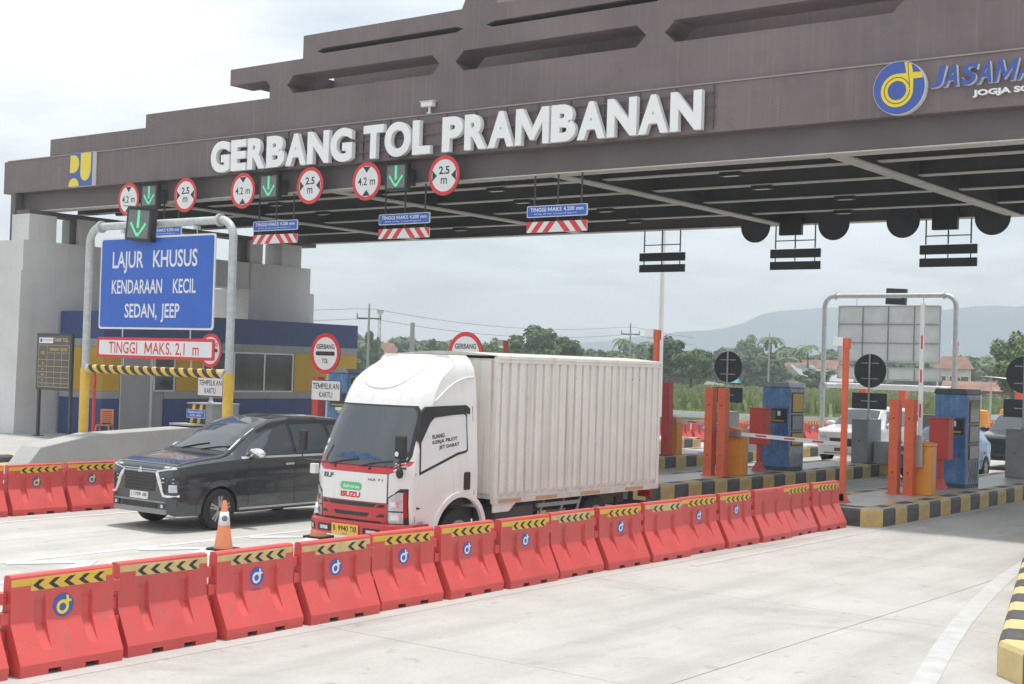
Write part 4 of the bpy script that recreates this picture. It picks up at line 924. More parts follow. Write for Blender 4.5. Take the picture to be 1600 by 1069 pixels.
for i in range(2):      # end wall towards the camera
    a = xo-2.24+i*1.09; b = a+1.085
    for z0, z1, m in ((.20, 1.37, 'office_blue'), (1.37, 1.60, 'office_grey'), (1.60, 2.98, 'office_yellow'), (2.98, 3.24, 'office_grey')): ob('panel', m, a+.005, b-.005, y0+.008, y0+.058, z0+.004, z1-.004)
def window(ya, yb, z0, z1, n):
    w = ob('window', 'alu_frame', xo-.05, xo+.004, ya, yb, z0, z0+.05)
    for q in ((ya, yb, z1-.05, z1),): ob('frame_bar', 'alu_frame', xo-.05, xo+.004, q[0], q[1], q[2], q[3], parent=w)
    for i in range(n+1): c = ya+(yb-ya)*i/n; c = min(max(c, ya+.03), yb-.03); ob('frame_bar', 'alu_frame', xo-.049, xo+.003, c-.03, c+.03, z0+.05, z1-.05, parent=w)
    for i in range(n): ob('pane', 'window_glass', xo-.03, xo-.02, ya+(yb-ya)*i/n+.03, ya+(yb-ya)*(i+1)/n-.03, z0+.05, z1-.05, parent=w)
window(30.55, 34.70, 1.60, 2.97, 3); window(28.55, 29.42, 1.60, 2.97, 1)
d_ = ob('door', 'office_grey', xo-.058, xo-.012, 27.3, 28.42, .2, 2.95); ob('door_frame', 'alu_frame', xo-.05, xo+.006, 28.42, 28.52, .2, 2.97, parent=d_); ob('door_frame', 'alu_frame', xo-.05, xo+.006, 27.26, 27.30, .2, 2.97, parent=d_)
MB().cyl((xo-.012, 28.3, 1.2), (xo+.03, 28.3, 1.2), .02).build('handle', 'silver', d_)
# tariff board
tb = thing('tariff_board', 'brown toll tariff board on two dark legs beside the left pillar', 'notice board', (-36.35, 25.15, .20))
for x in (-.80, .80): MB().box(x-.045, x+.045, -.04, .04, 0, 3.12).build('leg', 'steel_dark', tb); MB().box(x-.16, x+.16, -.12, .12, 0, .02).build('base_plate', 'steel_dark', tb)
MB().box(-.88, .88, -.075, -.045, 1.42, 3.14).build('frame', 'steel_dark', tb); pb = MB().box(-.81, .81, -.080, -.0755, 1.49, 3.07).build('panel', 'board_brown', tb)
MB().box(-.77, -.05, -.083, -.0805, 2.84, 3.01).build('logo_plate', 'sign_white', pb); MB().prism(disc(-.66, 2.925, .06, 18), 'y', -.0845, -.0832).build('logo_disc', 'brand_blue', pb)
text_mb('JASAMARGA', -.56, -.09, 2.90, 2.96, -.0835, bold=.02).build('lettering', 'sign_blue', pb, fix=False); words('TARIF TOL', 0, .70, 2.89, 3.0, -.081, .02, 'gold_text', pb)
g_ = MB()
for z in (2.78, 2.34, 2.14, 1.97, 1.80, 1.63, 1.52): g_.box(-.77, .77, -.0825, -.0806, z-.006, z+.006)
g_.box(-.33, .77, -.0826, -.0807, 2.55, 2.56)
for x, zt in ((-.77, 2.78), (-.34, 2.78), (.03, 2.55), (.40, 2.55), (.77, 2.78)): g_.box(x-.006, x+.006, -.0827, -.0808, 1.52, zt)
g_.build('table_lines', 'gold_text', pb)
text_mb('GOL.', -.66, -.44, 2.50, 2.60, -.081, bold=.015).build('lettering', 'gold_text', pb, fix=False); words('GERBANG TUJUAN', -.22, .66, 2.62, 2.70, -.081, .015, 'gold_text', pb)
for r_, (n_, z) in enumerate((('I', 2.20), ('II', 2.02), ('III', 1.85), ('IV', 1.68), ('V', 1.55))):
    text_mb(n_, -.55-.02*len(n_), -.55+.02*len(n_), z, z+.065, -.081, bold=.01).build('lettering', 'gold_text', pb, fix=False)
t = thing('thin_post', 'thin red post standing before the office corner', 'post', (-34.2, 25.0, .20)); MB().cyl((0, 0, 0), (0, 0, 2.1), .045, n=10).build('shaft', 'sign_red', t); MB().box(-.1, .1, -.1, .1, 0, .02).build('base_plate', 'sign_red', t)
# plastic chair
ch = thing('plastic_chair', 'orange plastic chair with slotted back before the office door', 'chair', (-34.95, 25.95, .20), R(35))
MB().prism(rrect(-.22, .22, -.22, .22, .06), 'z', .41, .44).build('seat', 'plastic_orange', ch, bevel=.008)
for x, y in ((-.2, -.2), (.2, -.2), (-.2, .2), (.2, .2)): MB().cyl((x*1.15, y*1.15, 0), (x*.92, y*.92, .41), .022, .028, 8).build('leg', 'plastic_orange', ch)
bk = MB().box(-.20, -.15, .20, .235, .44, .90).box(.15, .20, .20, .235, .44, .90).box(-.15, .15, .20, .235, .84, .90).build('backrest', 'plastic_orange', ch)
for k in range(6): MB().box(-.15, .15, .205, .23, .49+k*.058, .527+k*.058).build('slat', 'plastic_orange', bk)
# ================================================================== box truck
tk = thing('box_truck', 'white box truck with red bumper and ribbed cargo box facing the camera', 'truck', (-13.20, 13.87, 0))
HW = [(.40, .86), (.9, .885), (1.25, .885), (2.22, .825), (2.35, .815), (2.6, .79), (2.75, .75), (2.86, .68), (2.92, .60)]
FZ = [(.40, .05), (.90, .03), (1.25, .03), (1.40, .06), (1.8, .24), (2.18, .43), (2.27, .46), (2.40, .52), (2.55, .63), (2.68, .80), (2.80, 1.02), (2.88, 1.24), (2.92, 1.42)]
CB = 1.68                                   # back of the cab
def t_hw(z): return interp(z, HW)
def t_front(x, z):
    h = t_hw(z); u = min(1, abs(x)/h); return interp(z, FZ)+.17*u**3.2+(.10*u**9)
def t_side(y, z):
    h = t_hw(z); f = interp(z, FZ)+.27
    return h if y >= f else h
def shell(zs, nx=15):
    rows = []
    for z in zs:
        h = t_hw(z); r = []
        us = [math.sin(math.pi/2*(-1+2*j/(nx-1))) for j in range(nx)]
        r.append((-h, CB, z)); r.append((-h, CB-.35, z))
        r += [(u*h, min(t_front(u*h, z), CB-.4), z) for u in us]
        r += [(h, CB-.35, z), (h, CB, z)]; rows.append(r)
    return rows
zs = [.55, .7, .9, 1.1, 1.25, 1.4, 1.6, 1.8, 2.0, 2.15, 2.25, 2.35, 2.45, 2.55, 2.65, 2.74, 2.82, 2.88, 2.92]
m = MB(); rows = shell(zs)
# wheel arch cut: the lower rear corner of the cab is left open
keep = []
n = len(rows[0]); m.v = [p for r in rows for p in r]
for i in range(len(rows)-1):
    for j in range(n-1): m.f.append((i*n+j, i*n+j+1, (i+1)*n+j+1, (i+1)*n+j)); m.m.append(0)
k = (len(rows)-1)*n; m.f.append(tuple(range(k, k+n))); m.m.append(0)
m.f.append(tuple(i*n for i in range(len(rows)))+tuple(i*n+n-1 for i in range(len(rows)-1, -1, -1))); m.m.append(0)
cab = m.build('cab', 'truck_white', tk, smooth='auto', fix=True)
bl = cab.modifiers.new('arch', 'BOOLEAN'); bl.operation = 'DIFFERENCE'; bl.solver = 'EXACT'
def cutter(name, mb):
    me = mb.mesh(name, 'black_plastic'); fixmesh(me); o = bpy.data.objects.new(name, me); COL.objects.link(o); o.parent = tk; return o
ct = cutter('arch_cut', MB().prism([(p[0], p[1]) for p in arc(1.30, .40, .52, 0, 360, 40)[:-1]], 'x', -1.2, 1.2))
bl.object = ct
bpy.context.view_layer.update()
ev = cab.evaluated_get(bpy.context.evaluated_depsgraph_get()); nm = bpy.data.meshes.new_from_object(ev)
cab.modifiers.clear(); old = cab.data; cab.data = nm; bpy.data.objects.remove(ct)
nm.polygons.foreach_set('use_smooth', [True]*len(nm.polygons)); nm.set_sharp_from_angle(angle=R(30))
def fpatch(rowsz, off, nx=9):
    """rowsz: (z, x0, x1) -> patch lying on the cab front"""
    return [[(x0+(x1-x0)*j/(nx-1), t_front(x0+(x1-x0)*j/(nx-1), z)-off, z) for j in range(nx)] for z, x0, x1 in rowsz]
def fobj(name, mt, rowsz, off=.006, nx=9, parent=None):
    f = MB(); a = fpatch(rowsz, off, nx); f.grid(a); b = fpatch(rowsz, -.01, nx)
    ring = lambda g: g[0]+[r[-1] for r in g[1:]]+list(reversed(g[-1][:-1]))+[r[0] for r in reversed(g[1:-1])]
    A, B = ring(a), ring(b); q = len(A); f.add(A+B, [(i, (i+1) % q, q+(i+1) % q, q+i) for i in range(q)])
    return f.build(name, mt, parent or tk, smooth='auto')
def spoly(name, mt, pts, off=.006, s=1, parent=None, th=.012):
    """polygon on the side of the cab, (y, z) points"""
    f = MB(); n = len(pts); f.add([(s*(t_hw(z)+off), y, z) for y, z in pts]+[(s*(t_hw(z)-th), y, z) for y, z in pts], [tuple(range(n)), tuple(range(2*n-1, n-1, -1))]+[(i, (i+1) % n, n+(i+1) % n, n+i) for i in range(n)])
    return f.build(name, mt, parent or tk)
Z_ = lambda a, b, n: [a+(b-a)*i/(n-1) for i in range(n)]
fobj('windscreen_seal', 'black_plastic', [(z, -interp(z, [(1.36, .70), (1.46, .83), (2.1, .77), (2.2, .70)]), interp(z, [(1.36, .70), (1.46, .83), (2.1, .77), (2.2, .70)])) for z in Z_(1.36, 2.20, 11)], .006, 19)
ws = fobj('windscreen', 'dark_glass', [(z, -interp(z, [(1.385, .67), (1.48, .795), (2.08, .74), (2.175, .66)]), interp(z, [(1.385, .67), (1.48, .795), (2.08, .74), (2.175, .66)])) for z in Z_(1.385, 2.175, 11)], .011, 19)
fobj('cowl_strip', 'truck_red', [(1.275, -.60, .60), (1.31, -.70, .70), (1.36, -.78, .78), (1.40, -.835, .835)], .004, 17)
fobj('cowl_tip', 'truck_red', [(1.40, .72, .84), (1.455, .815, .86)], .0045, 4); fobj('cowl_tip', 'truck_red', [(1.40, -.84, -.72), (1.455, -.86, -.815)], .0045, 4)
pn = fobj('front_panel', 'truck_white', [(z, -.60, .60) for z in Z_(.885, 1.272, 5)], .012, 15)
fobj('panel_gap', 'black_plastic', [(.878, -.612, .612), (1.274, -.612, .612)], .003, 15)
gl = fobj('grille', 'truck_red', [(z, -.60, .60) for z in Z_(.585, .876, 5)], .014, 15)
for z0, z1, a0, a1 in ((.815, .868, .46, .40), (.68, .735, .34, .29)): fobj('grille_slot', 'black_plastic', [(z0, -a1, a1), (z1, -a0, a0)], .0165, 9, gl)
fobj('grille_slot', 'black_plastic', [(.592, -.52, .52), (.632, -.52, .52)], .0165, 9, gl)
for s in (-1, 1):
    for z0, z1 in ((.82, .862), (.69, .73)): fobj('grille_slot', 'black_plastic', [(z0, min(s*.44, s*.56), max(s*.44, s*.56)), (z1, min(s*.50, s*.585), max(s*.50, s*.585))], .0165, 3, gl)
    a, b = (.615, .845)
    hb = fobj('headlight', 'black_plastic', [(z, min(s*a, s*b), max(s*a, s*b)) for z in (.60, .78, .96)]+[(1.085, min(s*.77, s*b), max(s*.77, s*b))], .008, 7)
    fobj('lens', 'lamp_clear', [(z, min(s*.63, s*.80), max(s*.63, s*.80)) for z in (.615, .70, .765)], .013, 6, hb); fobj('lens', 'lamp_clear', [(z, min(s*.63, s*.80), max(s*.63, s*.80)) for z in (.785, .95)]+[(1.035, min(s*.745, s*.80), max(s*.745, s*.80))], .013, 6, hb)
    fobj('turn_lamp', 'lamp_red', [(.70, min(s*.802, s*.835), max(s*.802, s*.835)), (1.04, min(s*.802, s*.835), max(s*.802, s*.835))], .013, 3, hb)
    for q in (.66, .84): fobj('reflector', 'chrome', [(q, min(s*.66, s*.76), max(s*.66, s*.76)), (q+.07, min(s*.66, s*.76), max(s*.66, s*.76))], .0145, 4, hb)
    # doors
    dr = spoly('door_gap', 'black_plastic', [(.335, 1.30), (.345, .62), (.352, .62), (.343, 1.30)], .0035, s); spoly('door_gap', 'black_plastic', [(1.585, 2.20), (1.60, .93), (1.608, .93), (1.593, 2.20)], .0035, s)
    fr = spoly('window_frame', 'black_plastic', [(.405, 1.265), (.43, 1.70), (.645, 2.04), (.72, 2.10), (1.40, 2.12), (1.455, 2.08), (1.465, 1.58), (1.43, 1.545), (1.24, 1.515)], .004, s)
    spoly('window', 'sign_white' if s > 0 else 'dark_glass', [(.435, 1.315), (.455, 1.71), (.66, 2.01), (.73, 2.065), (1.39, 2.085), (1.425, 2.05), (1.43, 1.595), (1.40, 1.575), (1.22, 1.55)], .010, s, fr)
    if s > 0: spoly('rain_visor', 'black_plastic', [(.37, 1.73), (.45, 2.13), (.55, 2.195), (1.42, 2.215), (1.50, 2.17), (1.50, 2.085), (1.42, 2.105), (.72, 2.045), (.63, 1.98), (.425, 1.70)], .028, s)
    spoly('door_handle', 'black_plastic', rrect(1.37, 1.50, 1.02, 1.27, .025), .016, s)
    spoly('arch_flare', 'truck_white', arc(1.30, .40, .60, 172, 8, 24)+arc(1.30, .40, .525, 8, 172, 24), .03, s, th=.02)
    if s > 0: spoly('side_marker', 'sign_back', [(.37, .80), (.46, .815), (.37, .84)], .006, s); spoly('side_lamp', 'lamp_clear', rrect(.40, .52, .56, .64, .02), .010, s)
    # mirrors
    mr = MB().box(s*.88-.09, s*.88+.09, -.02, .06, 1.50, 1.82).build('mirror', 'black_plastic', tk, bevel=.03, seg=3) if s > 0 else MB().box(-1.07, -.93, .02, .09, 1.50, 1.80).build('mirror', 'black_plastic', tk, bevel=.03, seg=3)
    xm = .86 if s > 0 else -.99
    MB().tube([(xm, .03, 1.50), (xm, .04, 1.38), (s*.80, .22, 1.36)], .014, 6).build('mirror_arm', 'black_plastic', mr)
    if s > 0: MB().cyl((xm, -.022, 1.57), (xm, -.04, 1.57), .035, n=10).build('small_mirror', 'chrome', mr); MB().ball((.80, .10, 1.30), .06, sq=(1, .7, 1.2)).build('spot_mirror', 'black_plastic', mr, smooth=True)
    else: MB().box(-.97, -.87, .17, .26, 1.18, 1.32).build('mirror_bracket', 'truck_white', mr, bevel=.01)
# fairing creases
for s in (-1, 1): pass
MB().tube([(x, t_front(x, z)-.002, z) for x, z in [(.53*math.sin(1.4*u)/math.sin(1.4), 2.43+.40*abs(u)**2.4) for u in [-1+i/14 for i in range(29)]]], .010, 6).build('fairing_rib', 'truck_white', tk, smooth=True)
for s in (-1, 1): MB().tube([(s*(t_hw(z)+.001), y, z) for y, z in [(.74+.9*(i/14)**.9, 2.25+.36*(1-(1-i/14)**2.2)) for i in range(15)]], .012, 6).build('fairing_rib', 'truck_white', tk, smooth=True)
# wipers
for x in (-.45, .12): MB().tube([(x, t_front(x, 1.36)-.025, 1.36), (x+.25, t_front(x+.25, 1.42)-.025, 1.42), (x+.52, t_front(x+.52, 1.455)-.022, 1.455)], .010, 5).build('wiper', 'black_plastic', tk)
for x in (-.35, .30): MB().cyl((x, t_front(x, 1.335)-.012, 1.335), (x, t_front(x, 1.335), 1.335), .022, n=8).build('washer_cap', 'black_plastic', tk)
# front lettering
def front_text(s, x0, x1, z0, z1, mt, parent, bold=.02, slant=0):
    a = text_mb(s, x0, x1, z0, z1, 0, bold=bold, slant=slant); a.v = [(v[0], t_front(v[0], v[2])-.0145, v[2]) for v in a.v]; return a.build('lettering', mt, parent, fix=False)
front_text('ISUZU', -.20, .17, .925, 1.005, 'sign_red', pn, .055); front_text('ELF', -.57, -.36, 1.17, 1.235, 'sign_black', pn, .035, .15); front_text('NLR', .30, .43, 1.175, 1.205, 'sign_back', pn, .02, .2); front_text('71', .46, .54, 1.175, 1.205, 'sign_back', pn, .02, .2)
a = MB().prism(rrect(-.21, .19, 1.025, 1.135, .05, 5), 'y', 0, .002); a.v = [(v[0], t_front(v[0], v[2])-.0145+v[1], v[2]) for v in a.v]; gs = a.build('delivery_sticker', 'delivery_green', pn)
a = text_mb('deliveree', -.16, .15, 1.05, 1.105, 0, bold=.03); a.v = [(v[0], t_front(v[0], v[2])-.0155, v[2]) for v in a.v]; a.build('lettering', 'sign_white', gs, fix=False)
# window sticker lettering
for tx, y0, y1, z0, sl in (('RUANG', .68, .94, 1.745, 0), ('KERJA PILOT', .68, 1.22, 1.662, 0), ('JET DARAT', .82, 1.26, 1.578, 0)):
    a = text_mb(tx, y0, y1, z0, z0+.062, 0, bold=.03, face='+x'); a.v = [(t_hw(v[2])+.0125, v[1], v[2]+(v[1]-.66)*.10) for v in a.v]; a.build('window_lettering', 'sign_black', tk, fix=False)
# things behind the glass: crumpled blue sheet on the dashboard is seen through the windscreen; built as a low relief just inside
rows = []; rq = random.Random(5); hs = [.0, .05, .10, .085, .13, .15, .12, .14, .17, .15, .16, .13, .15, .14, .16, .12, .13, .09, .10, .05, .0]
for i in range(5):
    rows.append([(-.46+1.0*j/20, t_front(-.46+1.0*j/20, 1.46)-.0125-.0035*rq.random(), 1.395+hs[j]*.92*i/4+(.012*rq.uniform(-1, 1) if 0 < i < 4 else 0)) for j in range(21)])
MB().grid(rows).build('dashboard_cloth', 'tarp_blue', ws, smooth=False)
for x, z, r, mt in ((-.70, 1.66, .035, 'sign_white'), (-.71, 1.555, .03, 'sign_white'), (-.70, 1.50, .028, 'office_yellow')):
    a = MB().prism([(x+p[0]*1.4, z+p[1]) for p in disc(0, 0, r, 12)], 'y', 0, .001); a.v = [(v[0], t_front(v[0], v[2])-.013+v[1], v[2]) for v in a.v]; a.build('sticker', mt, ws)
# bumper
def bprof(x): u = abs(x)/.93; return -.055+.15*u**3+.16*u**10
rows = []
for z, o in ((.395, .03), (.41, .0), (.585, .0), (.605, .02), (.61, .06)): rows.append([(x, bprof(x)+o, z) for x in [-.93+1.86*j/20 for j in range(21)]])
m = MB(); m.grid(rows); m.grid([[(x, bprof(x)+.30, .395) for x in [-.93+1.86*j/20 for j in range(21)]], rows[0]])
m.add([(.93, bprof(.93), .41), (.93, .58, .41), (.93, .58, .605), (.93, bprof(.93), .605)], [(0, 1, 2, 3)]); m.add([(-.93, bprof(.93), .41), (-.93, .58, .41), (-.93, .58, .605), (-.93, bprof(.93), .605)], [(0, 1, 2, 3)])
bu = m.build('bumper', 'truck_red', tk, smooth='auto')
def bpatch(name, mt, x0, x1, z0, z1, off=.006, parent=None):
    g = MB(); g.grid([[(x, bprof(x)-off, z) for x in Z_(x0, x1, 5)] for z in (z0, z1)]); g.grid([[(x, bprof(x)-(off if k else 0), z1) for x in Z_(x0, x1, 5)] for k in (0, 1)]); return g.build(name, mt, parent or bu)
for s in (-1, 1):
    bpatch('slot', 'black_plastic', min(s*.30, s*.58), max(s*.30, s*.58), .44, .535); bpatch('slot_lamp', 'lamp_clear', min(s*.36, s*.52), max(s*.36, s*.52), .46, .51, .010); p = bpatch('fog_lamp', 'sign_back', min(s*.67, s*.81), max(s*.67, s*.81), .435, .525); bpatch('fog_lens', 'lamp_clear', min(s*.69, s*.79), max(s*.69, s*.79), .45, .51, .010, p)
pl = bpatch('number_plate', 'plate_yellow', -.27, .23, .405, .56, .016, tk)
for tx, x0, x1, z0, z1 in (('B', -.235, -.195, .46, .535), ('9940', -.145, .045, .46, .535), ('TXR', .08, .205, .46, .535), ('05 27', -.06, .03, .42, .44)):
    a = text_mb(tx, x0, x1, z0, z1, 0, bold=.02); a.v = [(v[0], bprof(v[0])-.0175, v[2]) for v in a.v]; a.build('lettering', 'sign_black', pl, fix=False)
# chassis, wheels
ch_ = MB().box(-.42, -.30, .5, 6.3, .52, .70).box(.30, .42, .5, 6.3, .52, .70)
for y in (1.0, 2.2, 3.4, 4.4, 5.6, 6.2): ch_.box(-.30, .30, y, y+.08, .54, .68)
ch_.build('chassis', 'steel_dark', tk)
MB().box(.42, .86, 2.15, 3.1, .38, .72).build('fuel_tank', 'steel_dark', tk, bevel=.03); MB().box(-.86, -.42, 2.15, 2.9, .38, .72).build('battery_box', 'steel_dark', tk, bevel=.02)
MB().box(-.80, .80, .62, 1.67, .80, .90).build('cab_floor', 'black_plastic', tk)
def truck_wheel(x, y, w, s):
    t_ = MB().lathe([(.22, -w/2), (.33, -w/2), (.375, -w/2+.035), (.38, 0), (.375, w/2-.035), (.33, w/2), (.22, w/2)], 32, (x, y, .38), 'x', False).build('wheel', 'rubber', tk, smooth='auto')
    MB().lathe([(.02, s*(w/2-.06)), (.12, s*(w/2-.055)), (.15, s*(w/2-.02)), (.20, s*(w/2-.02)), (.225, s*(w/2-.0))], 24, (x, y, .38), 'x').build('rim', 'cabinet_grey', t_, smooth='auto')
for s in (-1, 1): truck_wheel(s*.76, 1.30, .22, s); truck_wheel(s*.70, 4.75, .40, s)
# cargo box with ribbed sides
BX, B0, B1, BZ0, BZ1 = .95, 1.98, 6.55, .83, 2.86
bx_ = MB().box(-BX+.03, BX-.03, B0+.02, B1-.02, BZ0+.02, BZ1+.03).build('cargo_box', 'box_white', tk)
for s in (-1, 1):
    n = 21; pr = []; L = B1-B0-.16; p = L/n
    for i in range(n):
        y = B0+.08+i*p; pr += [(y, 0), (y+p*.20, .0), (y+p*.23, .052), (y+p*.34, .060), (y+p*.82, .060), (y+p*.93, .052), (y+p*.97, .0)]
    pr.append((B0+.08+L, 0))
    g = MB(); g.grid([[(s*(BX-.045), y, BZ0+.03) for y, d in pr]]+[[(s*(BX-.045+d), y, z) for y, d in pr] for z in (BZ0+.12, BZ1-.03)])
    g.build('ribbed_side', 'box_white', bx_)
    MB().box(min(s*(BX-.03), s*(BX+.034)), max(s*(BX-.03), s*(BX+.034)), B0, B1, BZ1-.03, BZ1+.07).build('top_rail', 'box_white', bx_, bevel=.006)
    MB().box(min(s*(BX-.02), s*(BX+.044)), max(s*(BX-.02), s*(BX+.044)), B0+.02, B1-.0, BZ1+.015, BZ1+.030).build('gutter', 'box_rail', bx_)
    MB().box(min(s*(BX-.04), s*(BX+.015)), max(s*(BX-.04), s*(BX+.015)), B0, B1, BZ0-.05, BZ0+.03).build('bottom_rail', 'box_rail', bx_)
    for y in (B0+.10, 3.0, 4.2, 5.5): MB().box(min(s*BX, s*(BX+.018)), max(s*BX, s*(BX+.018)), y, y+.55, BZ0-.035, BZ0+.015).build('reflector_strip', 'box_orange', bx_)
    for y, w in ((B0-.001, .08), (B1-.08, .081)): MB().box(min(s*(BX-.06), s*(BX+.012)), max(s*(BX-.06), s*(BX+.012)), y, y+w, BZ0-.04, BZ1+.06).build('corner_post', 'box_white', bx_, bevel=.006)
    for k_ in range(11): MB().cyl((s*(BX+.001), 4.0+k_*.235, 2.62), (s*(BX+.006), 4.0+k_*.235, 2.62), .012, n=6).build('rivet', 'steel_dark', bx_)
m = MB(); m.grid([[(-BX-.01+2*(BX+.01)*j/10, y, BZ1+.071+.055*math.sin(math.pi*j/10)) for j in range(11)] for y in (B0-.03, B1+.02)]); m.prism([(-BX-.01+2*(BX+.01)*j/10, BZ1+.071+.055*math.sin(math.pi*j/10)) for j in range(11)], 'y', B0-.03, B0-.025); m.prism([(-BX-.01+2*(BX+.01)*j/10, BZ1+.071+.055*math.sin(math.pi*j/10)) for j in range(11)], 'y', B1+.015, B1+.02)
m.build('box_roof', 'box_rail', bx_)
MB().box(-BX+.1, BX-.1, B0-.02, B0+.02, BZ0+.1, BZ1).build('front_wall', 'box_white', bx_)
for x0, x1 in ((-.88, -.02), (.02, .88)): MB().box(x0, x1, B1-.019, B1+.012, BZ0+.03, BZ1-.02).build('rear_door', 'box_white', bx_)
MB().box(-.85, .85, B1-.05, B1+.02, .42, .55).box(-.5, -.42, B1-.1, B1-.05, .45, .80).box(.42, .5, B1-.1, B1-.05, .45, .80).build('rear_bar', 'steel_dark', tk)
for s in (-1, 1): MB().box(s*.70-.12, s*.70+.12, B1-.04, B1+.03, .62, .74).build('tail_lamp', 'lamp_red', tk)
for s in (-1, 1): MB().box(min(s*.84, s*.90), max(s*.84, s*.90), 5.35, 5.39, .12, .70).build('mud_flap', 'rubber', tk)

for s in (-1, 1):       # side guards under the box
    for z in (.50, .66): MB().box(min(s*.86, s*.90), max(s*.86, s*.90), 3.15, 4.25, z, z+.06).build('side_guard', 'cabinet_grey', tk)
    for y in (3.2, 3.75, 4.2): MB().add([(s*.84, y, .48), (s*.86, y, .48), (s*.86, y+.05, .48), (s*.84, y+.05, .48), (s*.84, y+.16, .80), (s*.86, y+.16, .80), (s*.86, y+.21, .80), (s*.84, y+.21, .80)], [(0, 3, 2, 1), (4, 5, 6, 7), (0, 1, 5, 4), (1, 2, 6, 5), (2, 3, 7, 6), (3, 0, 4, 7)]).build('guard_strut', 'cabinet_grey', tk)
    MB().prism([(B0+.01, BZ0-.051), (B0+.55, BZ0-.051), (B0+.38, BZ0-.17), (B0+.01, BZ0-.17)], 'x', min(s*.92, s*.945), max(s*.92, s*.945)).build('corner_gusset', 'box_white', bx_)
